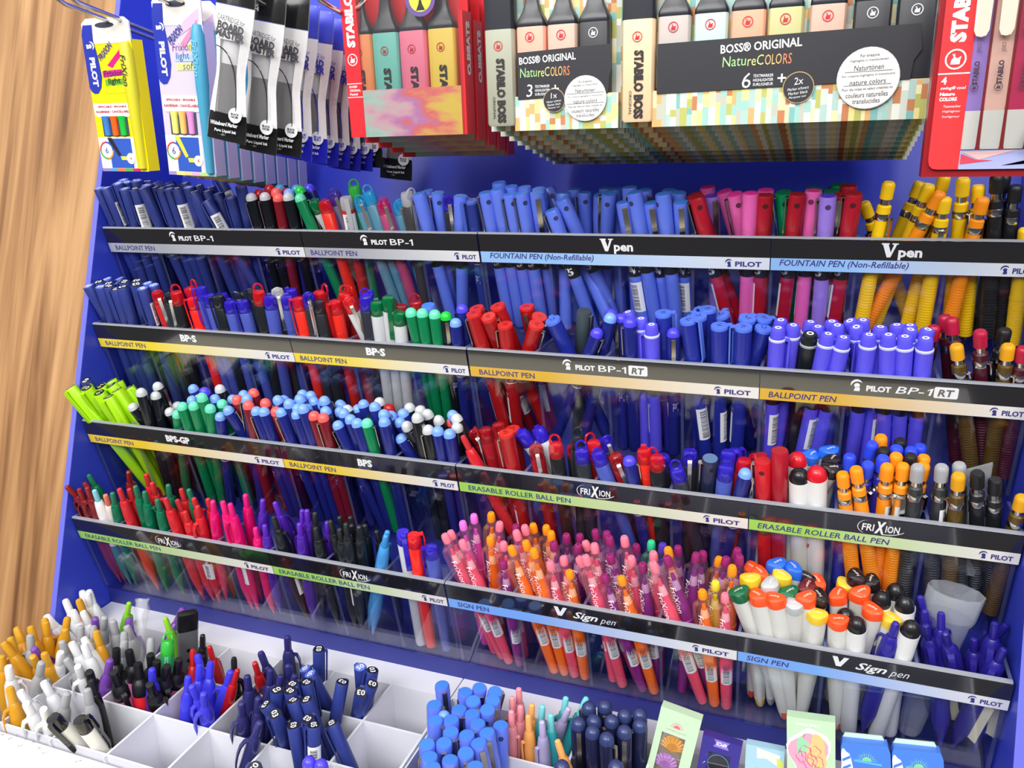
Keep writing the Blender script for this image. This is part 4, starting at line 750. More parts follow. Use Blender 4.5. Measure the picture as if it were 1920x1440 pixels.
G('tk', 4, 'L', '650,820,26,-90 1440,500,12,0 1590,680,10,60'); G('tf', 4, 'L', '1340,335,-14,10'); G('tl', 4, 'L', '1165,385,20 850,285,26'); G('te', 4, 'L', '1120,545,36,180'); G('tr', 4, 'L', '1375,640,20 1480,610,20 1670,715,8'); G('tc', 4, 'L', '370,1075,38,-40 560,1090,40,60')
G('tb', 4, 'L', '1330,660,24 1490,690,-16,60 1550,665,-2,180 1350,830,8 1285,880,14,-70 1440,870,-2,-70 1100,765,16,180 1705,745,-12,-90')
G('tn', 4, 'M', '265,640,18,180 240,790,14 200,980,-6,-70 335,960,-4 345,1110,-6,-70 525,510,6,80 555,720,12,70 590,780,14 405,760,6 485,770,-4'); G('tr', 4, 'M', '345,670,-4')
G('n1', 4, 'M', '655,830,24 750,595,18,80 1060,765,-4,-70 1110,800,-6 1100,910,-22 470,890,12 555,880,18 565,930,18 490,980,20 585,975,18 510,1030,14,-90 380,1035,22 665,1095,20 840,1120,36,-90 575,1135,22,80 935,870,-2')
G('n0', 4, 'M', '715,720,36,80 695,735,36 1005,750,-2'); G('n2', 4, 'M', '710,1130,14')
G('dn', 4, 'M', '680,1395 765,1415'); G('n1', 4, 'M', '290,1435')
G('vb', 4, 'N', '110,845,20,10 310,930,2 385,885,-2,20 90,1000,8,80 235,1020,8,0 410,960,2,20 325,1000,8,20 505,1000,-2,-90 520,940,-4 290,1060,4,-90 80,1110,8,60 205,1120,4,20 130,1150,8,20 370,1110,4,-20 405,1180,2,0 525,1130,-18,-90 140,1230,6,0 265,1210,2,-90 355,1250,2,10 275,1320,2,10 20,1290,6 25,1350,6,-90 60,1430,4,0 180,1355,2,30 345,1425,2'); G('ds', 4, 'N', '140,1070,8')
G('qp', 4, 'N', '655,880,0 580,950,4 685,1000,2 600,1040,4,60'); G('qo', 4, 'N', '720,1060,4,-70 765,1010,0 930,1250,12'); G('qt', 4, 'N', '890,985,-4 1005,985,-16 1085,930,-12 880,1065,4'); G('ql', 4, 'N', '820,1115,6,-60 1065,1020,-16')
G('dk', 4, 'N', '1145,1005,2 1265,995,2,0 1410,1060,0 1510,1055,0 1080,1118,2,0 1185,1100,4 1315,1100,2,-60 1405,1175,0,0 1515,1130,-2,-70 1180,1178,4,180 1278,1225,4,60 960,1425,4,0 1345,1425,2')
G('bt', 4, 'N', '1330,0') if False else None

# ------------------------------------------------------------------ stand every pen in its pocket or cell
PROTO = {}
for k in {p['k'] for p in PENS}:
    PROTO[k] = KINDS[k][0]()
rng = random.Random(11)
def x_on_line(u0, v0, lean, y, z):            # x of a point with that y, z lying on the image line through (u0, v0)
    b = np.array([0.0, y, z]) - CAM; e = np.array([1.0, 0, 0])
    # (U - u0) - l (V - v0) = 0 with U = 960 + F a/c, V = 720 - F b/c
    l = lean / 100.0
    def lin_(w): return FPX * (w @ _r) + (960 - u0) * (w @ _f) - l * (-FPX * (w @ _u) + (720 - v0) * (w @ _f))
    return -lin_(b) / lin_(e)
RS = lambda k: .89 if k in ('ds', 'dn', 'dc', 'dm', 'dg', 'dr', 'dt', 'dG') else .95 if k[0] == 'e' else .93 if k[0] == 'c' else .94 if k in ('l', 's') else 1.0
def setup(p):
    L, r = PROTO[p['k']][1] * .001, PROTO[p['k']][2] * .001 * RS(p['k'])
    p['L'], p['r'] = L, r
    if p['lean'] is None: p['lean'] = {0: 14, 1: 8, 2: 12, 3: 10, 4: 8}[p['t']] + rng.uniform(-5, 5) if p['u'] < 1000 else rng.uniform(-7, 3)
    if p['clip'] is None and p['k'] in ('n2', 'n3', 'n4'): p['clip'] = -85
    if p['k'][0] == 'e': p['clip'] = rng.uniform(-85, -50)
    if p['clip'] is None: p['clip'] = rng.choice((180, 150, -150, 120, -120))
def q_range(p, z):
    yT, zT, yF, zF = tier_pts(p['t']); f = yT - (z - zT) * math.tan(PHI)
    return f + TH + p['r'] + (.0022 if abs(p['clip']) < 65 and p['k'][0] in 'gvfdpxtb' else .0004), f + DEP - .0004 - p['r'] - (.0018 if abs(p['clip']) > 115 else 0) + (.012 if p['t'] == 0 and z > zT else 0)
def in_front(p, T, d):                         # tops that lean past a side panel stand before its slanted edge
    if T[0] < BX0 + p['r'] + .001 and T[1] > fy(T[2]) - p['r'] - .001:
        for _ in range(4): T = CAM + d * ((fy(T[2]) - p['r'] - .0012 - CAM[1]) / d[1])
    return T
def solve(p, q=None):
    t = p['t']; d = ray(p['u'], p['v'])
    if t < 4:
        yT, zT, yF, zF = tier_pts(t); zf = zF + .0008
        if q is None:
            zt = zf + p['L'] * math.cos(PHI) * math.cos(math.atan(abs(p['lean'] - 12) * .0095))
            P0 = CAM + d * ((zt - CAM[2]) / d[2]) if abs(d[2]) > 1e-3 and (zt - CAM[2]) / d[2] > 0 else None
            y0 = P0[1] if P0 is not None else 9
            a, b = q_range(p, zt); q = min(1, max(0, (y0 - a) / max(b - a, 1e-4))) if b > a else .5
        # top: iterate because the allowed depth depends on the height there
        y = yT
        for _ in range(6):
            P0 = CAM + d * ((y - CAM[1]) / d[1]); a, b = q_range(p, P0[2]); y = a + (b - a) * q if b > a else (a + b) / 2
        T = in_front(p, CAM + d * ((y - CAM[1]) / d[1]), d)
        ya, yb = yF + TH + p['r'], yF + DEP - .0004 - p['r']
        y_b = ya + max(0, yb - ya) * q; z_b = zf + .0003 + p['r'] * .24
        x = x_on_line(p['u'], p['v'], p['lean'], y_b, z_b)
        tt = (T[2] - zT) / (T[2] - z_b); xs = T[0] + (x - T[0]) * tt
        un = 0 if xs < UX[2] else 1; c = int(max(0, min(6, (xs - UX[2 * un]) // CELL))); lo = UX[2 * un] + CELL * c + TH + p['r']; hi = UX[2 * un] + CELL * (c + 1) - p['r']
        p['cell'] = (t, un, c)
        if p['k'] == 'l': c_ = min(c, 1); lo = UX[2 * un] + TH + p['r']; hi = UX[2 * un] + CELL * 2 - p['r']
        lo += .0014 if -140 < p['clip'] < -40 else 0; hi -= .0014 if 40 < p['clip'] < 140 else 0
        x = min(hi, max(lo, x)); xs2 = min(hi, max(lo, xs))
        B = np.array([x, y_b, z_b]); p['box'] = (lo, hi, ya, yb)
    else:
        zf = TZ - TD + .001; L = p['L']
        zt = zf + L * math.cos(math.atan(abs(p['lean'] - 6) * .011))
        T = CAM + d * ((zt - CAM[2]) / d[2])
        y_b = T[1] + (.006 if q is None else q); z_b = zf + p['r'] * .24
        x = x_on_line(p['u'], p['v'], p['lean'], y_b, z_b)
        tt = (T[2] - TZ) / (T[2] - z_b); X = T + (np.array([x, y_b, z_b]) - T) * tt
        un = 0 if X[0] < UX[2] else 1; x0 = UX[2 * un]
        c = int(max(0, min(6, (X[0] - x0) // CELL))); lo, hi = x0 + CELL * c + p['r'] + .0014, x0 + CELL * (c + 1) - p['r'] - .001
        yc = min(max(X[1], ROWS[3] + .001), ROWS[0] - .001); ri = [i for i in range(3) if ROWS[i + 1] <= yc <= ROWS[i]][0]
        ylo, yhi = ROWS[ri + 1] + p['r'] + .0012, ROWS[ri] - p['r'] - .0012
        xr, yr = min(hi, max(lo, X[0])), min(yhi, max(ylo, X[1]))
        # keep the crossing at the rim and the foot inside the cell
        B = T + (np.array([xr, yr, TZ]) - T) * ((T[2] - z_b) / (T[2] - TZ))
        B = np.array([min(hi, max(lo, B[0])), min(yhi, max(ylo, B[1])), z_b])
        p['cell'] = (t, un, c, ri); p['box'] = (lo, hi, ylo, yhi)
    p['q'] = q if q is not None else (.006 if t == 4 else .5)
    p['T'], p['B'] = T, B
for p in PENS:
    setup(p); solve(p); p['u0'] = p['u']
    if p['t'] < 4:
        pass
def closest(A0, A1, B0, B1):                 # closest points of many pairs of pen axes
    d1, d2, r_ = A1 - A0, B1 - B0, A0 - B0
    dot = lambda p_, q_: np.einsum('ij,ij->i', p_, q_)
    a, e, f_, c_, b_ = dot(d1, d1), dot(d2, d2), dot(d2, r_), dot(d1, r_), dot(d1, d2); den = a * e - b_ * b_
    s_ = np.clip(np.where(den > 1e-12, (b_ * f_ - c_ * e) / np.maximum(den, 1e-12), .5), 0, 1)
    t_ = np.clip((b_ * s_ + f_) / e, 0, 1); s_ = np.clip((b_ * t_ - c_) / a, 0, 1)
    return A0 + d1 * s_[:, None] - B0 - d2 * t_[:, None], s_, t_
groups = {}
for p in PENS: groups.setdefault((p['t'], p['cell'][1]), []).append(p)
def thin(p):
    if p['k'][0] in 'txqhb': return (.6, .4)
    return (.45, .55) if p['k'][0] == 'c' and p['k'] != 'c' else (.8, .2)
for g, L_ in groups.items():
    n = len(L_); T = np.array([p['T'] for p in L_]); B = np.array([p['B'] for p in L_]); r = np.array([p['r'] for p in L_]); q = np.array([p['q'] for p in L_])
    v = np.array([p['v'] for p in L_]); LL = np.array([p['L'] for p in L_]); th = np.array([thin(p) for p in L_]); T0 = T.copy(); du = np.zeros(n)
    lo, hi, ya, yb = (np.array([p['box'][k] for p in L_]) for k in range(4))
    ii, jj = np.triu_indices(n, 1); keep = np.abs(T[ii, 0] - T[jj, 0]) < .075; ii, jj = ii[keep], jj[keep]
    for it in range(450):
        w, s_, t_ = closest(B[ii], T[ii], B[jj], T[jj]); dist = np.sqrt((w * w).sum(1))
        need = r[ii] * (th[ii, 0] + th[ii, 1] * s_) + r[jj] * (th[jj, 0] + th[jj, 1] * t_) + .0002; m_ = dist < need
        if not m_.any(): break
        I, J, W_, S1, S2, pen = ii[m_], jj[m_], w[m_].copy(), s_[m_], t_[m_], (need - dist)[m_]
        W_[:, 2] = 0; W_[:, 1] += 1e-5 * np.where(v[I] < v[J], 1, -1)
        swap = (np.abs(LL[I] - LL[J]) < .012) & (np.abs(v[I] - v[J]) > 4) & (S1 > .55)
        W_[:, 1] = np.where(swap, np.abs(W_[:, 1]) * np.where(v[I] < v[J], 1, -1), W_[:, 1])
        W_ /= np.maximum(np.sqrt((W_ * W_).sum(1)), 1e-7)[:, None]; W_ *= (pen * .32)[:, None]
        dT, dB = np.zeros((n, 3)), np.zeros((n, 3))
        np.add.at(dT, I, W_ * S1[:, None]); np.add.at(dB, I, W_ * (1.15 - S1)[:, None]); np.add.at(dT, J, -W_ * S2[:, None]); np.add.at(dB, J, -W_ * (1.15 - S2)[:, None])
        cap = .002; dT = np.clip(dT, -cap, cap); dB = np.clip(dB, -cap, cap)
        B = B + dB
        if g[0] < 4:
            for k in np.nonzero(np.abs(dT).sum(1) > 1e-7)[0]:
                p = L_[k]; lim = 9 if p['k'] == 'l' else 6; du[k] = min(lim, max(-lim, du[k] + dT[k, 0] * 1800))
                d = ray(p['u'] + du[k], p['v']); y = T[k, 1] + dT[k, 1]; z = T[k, 2]; aa, bb_ = q_range(p, z); y = min(max(bb_, aa), max(aa, y)); T[k] = in_front(p, CAM + d * ((y - CAM[1]) / d[1]), d)
            zc = -H_T * g[0]
        else:
            T = T0 + np.clip(T + dT - T0, -.006, .006); zc = TZ
        for _ in range(2):                      # foot and rim crossing stay inside the cell
            B[:, 0] = np.clip(B[:, 0], lo, hi); B[:, 1] = np.clip(B[:, 1], ya, yb)
            tt = (T[:, 2] - zc) / (T[:, 2] - B[:, 2]); xs = T[:, 0] + (B[:, 0] - T[:, 0]) * tt; B[:, 0] += (np.clip(xs, lo, hi) - xs) / np.maximum(tt, .3)
            if g[0] == 4: ys = T[:, 1] + (B[:, 1] - T[:, 1]) * tt; B[:, 1] += (np.clip(ys, ya, yb) - ys) / np.maximum(tt, .3)
        B[:, 0] = np.clip(B[:, 0], lo, hi); B[:, 1] = np.clip(B[:, 1], ya, yb)
    for k, p in enumerate(L_): p['T'], p['B'] = T[k], B[k]
PLACE = lambda p: ('%s tier' % TIER[p['t']]) if p['t'] < 4 else ''
def where(p):
    if p['t'] < 4:
        X = p['T'][0]; c = sum(X > UX[i] for i in (1, 2, 3)); return (p['t'], c), 'behind %s %s-tier label' % (ORD[c + 1], TIER[p['t']])
    return (4, p['cell'][1]), 'in %s white tray' % ('left', 'right')[p['cell'][1]]
buckets = {}
for p in PENS:
    p['w'], p['wt'] = where(p); buckets.setdefault((KINDS[p['k']][3], p['w']), []).append(p)
for key, L_ in buckets.items():
    L_.sort(key=lambda p: p['u'])
    for i, p in enumerate(L_):
        p['label'] = KINDS[p['k']][3] + ' ' + p['wt'] + ('' if len(L_) == 1 else ', leftmost one' if i == 0 else ', %s from left' % ordinal(i + 1))
        p['group'] = KINDS[p['k']][3] + 's ' + p['wt'] if len(L_) > 1 else None
def stand(p):
    parts, Lmm, r, q = PROTO[p['k']]; _, name, cat, desc = KINDS[p['k']]
    T, B = Vector(p['T']), Vector(p['B']); z = (T - B); ln = z.length; z.normalize()
    d = Vector(CAM) - (T + B) / 2; d -= z * d.dot(z); d.normalize()          # towards the viewer, square to the pen
    d = Matrix.Rotation(math.radians(p['clip']), 3, z) @ d
    y = -d; x = y.cross(z); s = ln / (Lmm * .001)
    f = RS(p['k']); M = Matrix(((x[0] * f, y[0] * f, z[0] * s, B[0]), (x[1] * f, y[1] * f, z[1] * s, B[1]), (x[2] * f, y[2] * f, z[2] * s, B[2]), (0, 0, 0, 1)))
    root = bpy.data.objects.new(name, None); COL.objects.link(root); root.empty_display_size = .01; root.matrix_world = M
    tag(root, p['label'], cat, p['group'])
    by_name = {}
    for nm, me in parts:
        o = bpy.data.objects.new(nm, me); COL.objects.link(o)
        par = root
        if nm == 'lettering' and 'band' in by_name: par = by_name['band']
        elif nm == 'lettering' and 'end_disc' in by_name: par = by_name['end_disc']
        o.parent = par; by_name.setdefault(nm, o)
    p['scale'] = s
for p in PENS: stand(p)
_sc = [p['scale'] for p in PENS]
print('PENS', len(PENS), 'scale', min(_sc), max(_sc), sum(1 for s_ in _sc if s_ < .85 or s_ > 1.15))
# ------------------------------------------------------------------ hanging packs (local frames: X right, Y up, Z towards the viewer, millimetres)
def rotpen(mb, x, y, z, rot=0.0):             # an upright lathe turned into the pack plane, foot at x, y, z
    c, s_ = math.cos(rot), math.sin(rot)
    mb.v = [(x + a * c + cc * -s_, y + a * s_ + cc * c, z - b) for a, b, cc in mb.v]; return mb
SQ = lambda a: (abs(math.cos(a)) ** 5 + abs(math.sin(a)) ** 5) ** -.2
def mm(name, mb, parent, label=None):
    o = obj(name, mb.mesh(name, scale=.001), parent)
    if label: o['label'] = label
    return o
def bird(mb, x, y, r, z, ink, bg=None):       # round emblem: ring with a small blot inside
    n = 20; mb.use(ink)
    for k in range(n):
        a, b = 2 * P_ * k / n, 2 * P_ * (k + 1) / n
        mb.poly([(x + r * math.cos(a), y + r * math.sin(a)), (x + r * math.cos(b), y + r * math.sin(b)), (x + r * .84 * math.cos(b), y + r * .84 * math.sin(b)), (x + r * .84 * math.cos(a), y + r * .84 * math.sin(a))][::1], z)
    mb.poly([(x + r * p, y + r * q) for p, q in ((-.45, -.5), (.4, -.5), (.42, -.1), (.5, .3), (.2, .1), (-.05, .15), (-.1, .5), (-.35, .5), (-.2, .2), (-.4, -.1))], z)
def packframe(u, v, Y, yaw=0.0, roll=0.0, tilt=0.0):
    R = Matrix.Rotation(yaw, 3, 'Z') @ Matrix.Rotation(tilt, 3, 'X') @ Matrix.Rotation(roll, 3, 'Y')
    return frame(at_y(u, v, Y), R @ Vector((1, 0, 0)), R @ Vector((0, 0, 1)))
def wpx(u0, u1, v, Y): return float(np.linalg.norm(at_y(u1, v, Y) - at_y(u0, v, Y))) * 1000
def dup(root, dy, dz, label, dx=0.0):
    r = root.copy(); COL.objects.link(r); r.location = root.location + Vector((dx, dy, dz)); r['label'] = label
    for ch in list(root.children):
        c = ch.copy(); COL.objects.link(c); c.parent = r
        for g in list(ch.children):
            d = g.copy(); COL.objects.link(d); d.parent = c
    return r
def hook(u, v, Y, ahead, label, dbl=.0, up=.018):
    P = at_y(u, v, Y); yb = by(P[2]) ; root = empty('display_hook', (P[0], P[1], P[2]))
    # the rod starts in the board and comes forward, rising square to it
    def line(y): return -(y - P[1]) * .2
    y_b = P[1]
    for _ in range(20): y_b = by(P[2] + line(y_b))
    tag(root, label, 'hook', 'chrome display hooks')
    for dx in ((0,) if not dbl else (-dbl / 2, dbl / 2)):
        pts = [(dx, y_b - P[1], line(y_b)), (dx, 0, 0), (dx, -ahead * .55, line(P[1] - ahead * .55)), (dx, -ahead * .8, line(P[1] - ahead * .8) + up * .3), (dx, -ahead, line(P[1] - ahead) + up)]
        obj('rod', MB().use(CHROME).tube(pts, .0019, 10), root)
    obj('mounting_plate', MB().use(STEEL).box(-.012 - dbl / 2, .012 + dbl / 2, y_b - P[1] - .003, y_b - P[1] + .001, line(y_b) - .014, line(y_b) + .014), root)
    return root
M_ = lambda *c, r=.4: mat(c, r)
HOLE = M_(60, 62, 80)
def erasable_pack(u, v, Y, w, h, body, lab, soft, roll=0.0, d=13):
    root = empty('highlighter_pack', packframe(u, v, Y, 0, roll)); tag(root, lab, 'pen pack', None)
    bm_ = M_(*body); cream = M_(240, 236, 230)
    m = MB().use(bm_).box(0, w, 0, h * .86, -d, 0); mm('carton', m, root)
    # printed card wrapped over the upper front, with the hanging tab
    m = MB().use(cream); m.prism([(w * .02, h * .84), (w, h * .84), (w, h * .97), (w * .9, h), (w * .12, h), (w * .02, h * .97)], -1.2, .3)
    m.use(HOLE).poly([(w * (.5 + .2 * math.cos(k * P_ / 8)), h * (.955 + .018 * math.sin(k * P_ / 8))) for k in range(16)], .5); mm('hanging_tab', m, root)
    m = MB().use(M_(36, 52, 172)).prism([(0, h * .56), (w * .03, h * .535), (w * .09, h * .52), (w * .17, h * .525), (w * .245, h * .56), (w * .29, h * .63), (w * .27, h * .75), (w * .22, h * .86), (w * .24, h * .96), (w * .05, h * .96), (0, h * .9)], .3, .7)
    m.use(LW); put_text(m, 'PILOT', w * .15, h * .66, h * .19, w * .12, .9, .05, 0, -90, 'c')
    s_ = MB().use(LW); swoosh(s_, 0, 0, w * .16); s_.v = [(w * .07 + y_, h * .86 - x_, .9) for x_, y_, z_ in s_.v]; i = len(m.v); m.v += s_.v
    for f in s_.f: m.face([q + i for q in f][::-1])
    mm('blue_side_tab', m, root)
    m = MB()
    if not soft:
        m.use(M_(250, 236, 10)).poly([(w * .34, h * .52), (w * .96, h * .52), (w * .96, h * .86), (w * .62, h * .72)], .35)
        m.use(M_(238, 20, 130)).poly([(w * .44, h * .70), (w * .54, h * .685), (w * .9, h * .80), (w * .9, h * .85)], .5)
        m.use(M_(220, 40, 140)).poly([(w * .32, h * .625), (w * .78, h * .635), (w * .78, h * .675), (w * .32, h * .665)], .5); m.use(M_(110, 180, 40)).poly([(w * .35, h * .57), (w * .85, h * .575), (w * .84, h * .615), (w * .35, h * .61)], .5)
    else:
        m.use(M_(226, 190, 220)).poly([(w * .5, h * .78), (w * .95, h * .86), (w * .95, h * .93), (w * .62, h * .86)], .35); m.use(M_(246, 140, 180)).poly([(w * .52, h * .74), (w * .6, h * .72), (w * .92, h * .84), (w * .9, h * .87)], .5)
        m.use(M_(170, 200, 236)).poly([(w * .38, h * .645), (w * .75, h * .645), (w * .75, h * .68), (w * .38, h * .68)], .4); m.use(M_(228, 230, 140)).poly([(w * .4, h * .595), (w * .8, h * .6), (w * .8, h * .64), (w * .4, h * .635)], .4)
        m.use(M_(244, 232, 120)).disc(w * .74, h * .725, .6, w * .06)
    mm('artwork', m, root)
    m = MB().use(M_(60, 60, 140)); put_text(m, 'FRIXION', w * .44, h * .79, w * .36, h * .045, .7, .03, .2, 38, 'c')
    m.use(M_(120, 30, 110)); put_text(m, 'Frixion', w * .55, h * .65 if not soft else h * .725, w * .4, h * .042, .7, .03 if not soft else -.01, 0 if not soft else .2, 2, 'c')
    m.use(M_(40, 60, 40) if not soft else M_(70, 70, 150)); put_text(m, 'light', w * .55, h * .595 if not soft else h * .672, w * .26, h * .05, .7, .02 if not soft else -.01, 0, 2, 'c')
    if soft: put_text(m, 'soft', w * .66, h * .622, w * .26, h * .04, .7, -.01, .2, 2, 'c')
    mm('lettering', m, root)
    m = MB().use(LW).prism([(w * .02, h * .385), (w * .08, h * .365), (w * .92, h * .365), (w * .98, h * .385), (w * .98, h * .455), (w * .02, h * .455)], .2, .6); m.use(M_(190, 40, 60))
    put_text(m, 'EFFAÇABLE • ERASABLE', w * .42, h * .432, w * .6, h * .016, .8, .03, 0, 0, 'c'); put_text(m, 'RADIERBAR • CANCELLABILE', w * .42, h * .400, w * .72, h * .016, .8, .03, 0, 0, 'c'); mm('text_flap', m, root)
    m = MB().use(M_(70, 74, 90)).prism([(w * .14, h * .235), (w * .7, h * .235), (w * .7, h * .365), (w * .14, h * .365)], .05, .15); mm('window', m, root)
    pens = ((60, 130, 210), (255, 100, 20), (20, 190, 70)) if not soft else ((230, 240, 130), (250, 200, 110), (240, 150, 214))
    for k, c in enumerate(pens):
        mm('boxed_highlighter', rotpen(MB().use(M_(*c)).lathe([(0, 0), (w * .055, 1), (w * .06, h * .1), (w * .075, h * .135)], 12), w * (.25 + .17 * k), h * .235, .4), root, 'coloured highlighter seen through the window')
    pc = (214, 206, 40) if not soft else (70, 160, 196)
    p = mm('corner_highlighter', rotpen(MB().use(M_(*pc)).lathe([(0, 0), (w * .07, 1), (w * .09, h * .3), (w * .11, h * .5), (w * .11, h * .78), (w * .07, h * .83), (0, h * .84)], 14), w * .9, h * .01, 1.0), root, 'full length highlighter on the right corner')
    m = MB().use(M_(70, 74, 40) if not soft else M_(120, 190, 214)); put_text(m, 'FriXion', w * .9, h * .66, h * .2, w * .1, 1 + w * .115, .02, .2, -90, 'c'); mm('lettering', m, p)
    m = MB().use(LW).prism([(0, 0), (w * .76, 0), (w * .76, h * .23), (0, h * .23)], 0, .2); m.use(M_(50, 90, 190)).poly([(w * .22, h * .02), (w * .7, h * .02), (w * .7, h * .22), (w * .22, h * .22)], .35)
    m.use(M_(236, 220, 60) if soft else M_(40, 36, 40)).poly([(w * .2, h * .225), (w * .3, h * .225), (w * .46, h * .11), (w * .4, h * .1)], .5); m.use(M_(220, 230, 70)).poly([(w * .44, h * .1), (w * .7, h * .1), (w * .7, h * .075), (w * .46, h * .075)], .5)
    cs = ((60, 90, 200), (210, 60, 60), (80, 170, 70), (230, 150, 40))
    for k in range(12):
        a, b = 2 * P_ * k / 12, 2 * P_ * (k + 1) / 12; m.use(M_(*cs[k // 3])); R_, cx, cy = w * .15, w * .16, h * .14
        m.poly([(cx + R_ * math.cos(a), cy + R_ * math.sin(a)), (cx + R_ * math.cos(b), cy + R_ * math.sin(b)), (cx + R_ * .8 * math.cos(b), cy + R_ * .8 * math.sin(b)), (cx + R_ * .8 * math.cos(a), cy + R_ * .8 * math.sin(a))], .6)
    m.use(LW).disc(w * .16, h * .14, .5, w * .12); m.use(NAVY_INK); put_text(m, '6', w * .16, h * .14, None, h * .04, .7, 0, 0, 0, 'c')
    m.use(LW).disc(w * .66, h * .085, .7, w * .09); m.use(M_(200, 60, 70)); put_text(m, '4', w * .66, h * .085, None, h * .025, .8, 0, 0, 0, 'c')
    mm('bottom_panel', m, root)
    m = MB(); cc = ((150, 130, 190), (90, 150, 210), (240, 120, 60), (90, 170, 70), (200, 40, 110), (236, 220, 60)) if not soft else ((160, 140, 200), (240, 230, 130), (250, 200, 140), (240, 170, 210), (180, 220, 130), (140, 200, 220))
    for k in range(6): m.use(M_(*cc[k])).box(w * k / 6, w * (k + 1) / 6, -.4, h * .018, -.2, .5)
    mm('colour_strip', m, root)
    return root
YF_ = -.04
w = wpx(194, 280, 318, YF_)
hx = lambda u0, v0, u1, v1: abs(at_y(u0, v0, YF_)[2] - at_y(u1, v1, YF_)[2]) * 1000
erasable_pack(194, 320, YF_, w, hx(172, 34, 194, 320), (250, 232, 8), 'bright yellow pack of six erasable highlighters hanging beside the wood panel', False, .02)
hook(214, 38, YF_, .075, 'double chrome hook holding the yellow highlighter pack', .014)
w = wpx(316, 404, 318, YF_)
lav = erasable_pack(318, 326, YF_, w, hx(262, -6, 318, 326), (208, 198, 232), 'front lavender pack of six pastel erasable highlighters', True, .05)
for k in range(1, 8):
    dup(lav, .0172 * k, -.0172 * .17 * k, 'lavender highlighter pack, %s behind the front one' % ORD[k])
for o in [lav] + [o for o in COL.objects if o.name.startswith('highlighter_pack.') and 'lavender' in o.get('label', '')]: o['group'] = 'lavender highlighter packs on one hook'
hook(330, 4, YF_, .065, 'double chrome hook holding the lavender packs', .014)

# --- ink refill pouches
def pouch(u, v, Y, col, lab, roll, w=39, h=150):
    root = empty('refill_pouch', packframe(u, v, Y, .12, roll + .06)); tag(root, lab, 'refill pouch', 'ink refill pouches on one hook')
    ink = M_(*((30, 30, 32) if col == 'black' else (38, 40, 190)), r=.2); soft = M_(*((60, 60, 62) if col == 'black' else (60, 70, 200)), r=.4)
    def sheet(ya, yb_, m, off=0.0, xs=1.0, nx=8, ny=10, only=None):
        mb = MB().use(m); idx = {}
        for j in range(ny + 1):
            for i in range(nx + 1):
                y = ya + (yb_ - ya) * j / ny; q = y / h; hw = w / 2 * (1.0 - .26 * max(0, 1 - abs(q - .42) / .3) * 1.0 - .05 * q) * xs
                x = (i / nx * 2 - 1); bul = 5.5 * (1 - x * x) * math.sin(P_ * min(1, max(0.03, q))) ** .6 + .5 * math.sin(9 * x + 5 * q)
                for s_ in (0, 1): idx[i, j, s_] = mb.add([(x * hw, y, (bul + off) * (1 if s_ == 0 else -1))])
        for j in range(ny):
            for i in range(nx):
                if only and i not in only: continue
                mb.face((idx[i, j, 0], idx[i + 1, j, 0], idx[i + 1, j + 1, 0], idx[i, j + 1, 0])); mb.face((idx[i, j + 1, 1], idx[i + 1, j + 1, 1], idx[i + 1, j, 1], idx[i, j, 1]))
        return mb
    film = sheet(0, h, mat((244, 244, 246), .12, 0, .2, .8)); mm('clear_film', film, root)
    mm('printed_foot', sheet(0, h * .17, ink, .35, 1, 8, 5), root, '%s printed foot of the pouch' % col)
    mm('printed_header', sheet(h * .80, h, soft if col == 'blue' else ink, .3, .98, 8, 4), root)
    mm('white_panel', sheet(h * .60, h * .795, M_(236, 236, 238), .3, .99, 8, 4), root)
    mm('white_margins', sheet(h * .165, h * .61, M_(238, 238, 240), .25, .99, 10, 8, (0, 1, 8, 9)), root)
    mm('ink_cartridge', rotpen(MB().use(M_(24, 24, 28, r=.25)).lathe([(0, 0), (7, 1), (7.2, 30), (7.2, 38)], 16, sy=.5), -1.5, h * .14, -.5), root)
    mm('cartridge_cap', rotpen(MB().use(M_(190, 190, 194, r=.25)).lathe([(7.3, 0), (7.3, 12), (5, 18), (0, 18.5)], 16, sy=.5), -1.5, h * .14 + 38, -.5), root)
    m = MB().use(ink)                           # curved outline printed on the film
    pts = [(-w * .3, h * .2)] + [(-w * .3 + w * .6 * math.sin(P_ * .5 * k / 10) , h * (.2 + .0 * k) + h * .36 * (1 - math.cos(P_ * .5 * k / 10)) * 0 + h * .36 * (1 - (k / 10) ** 2)) for k in range(11)]
    m.use(ink)
    for a, b in zip(pts[1:], pts[2:]): m.poly((a, b, (b[0] - .6, b[1] - .6), (a[0] - .6, a[1] - .6)), 5.6)
    dark = M_(70, 70, 76) if col == 'black' else M_(60, 60, 170)
    m.use(dark); put_text(m, 'CARTRIDGE for', 1, h * .715, w * .7, 3.6, 6.2, 0, 0, -6, 'c'); put_text(m, 'BOARD', 1, h * .672, w * .66, 5.6, 6.2, .05, 0, -6, 'c'); put_text(m, 'MASTER', 1, h * .628, w * .72, 5.4, 6.2, .05, 0, -6, 'c')
    m.use(LW); put_text(m, 'Whiteboard Marker', 0, h * .105, w * .7, 3.0, 4.6, .02, .1, 2, 'c'); put_text(m, 'Pure Liquid Ink', 1, h * .06, w * .56, 2.8, 3.8, .02, .1, 2, 'c')
    put_text(m, 'PILOT', -w * .18, h * .9, h * .1, 5, 6.0, .05, 0, -90, 'c')
    mm('lettering', m, root)
    m = MB().use(LW).disc(w * .28, h * .17, 5.4, 5.4); m.use(ink); put_text(m, 'BLACK' if col == 'black' else 'BLUE', w * .28, h * .177, 6.5, 1.7, 5.6, .03, 0, 0, 'c'); put_text(m, 'NOIR' if col == 'black' else 'BLEU', w * .28, h * .16, 6, 1.7, 5.6, .03, 0, 0, 'c'); mm('round_badge', m, root)
    return root
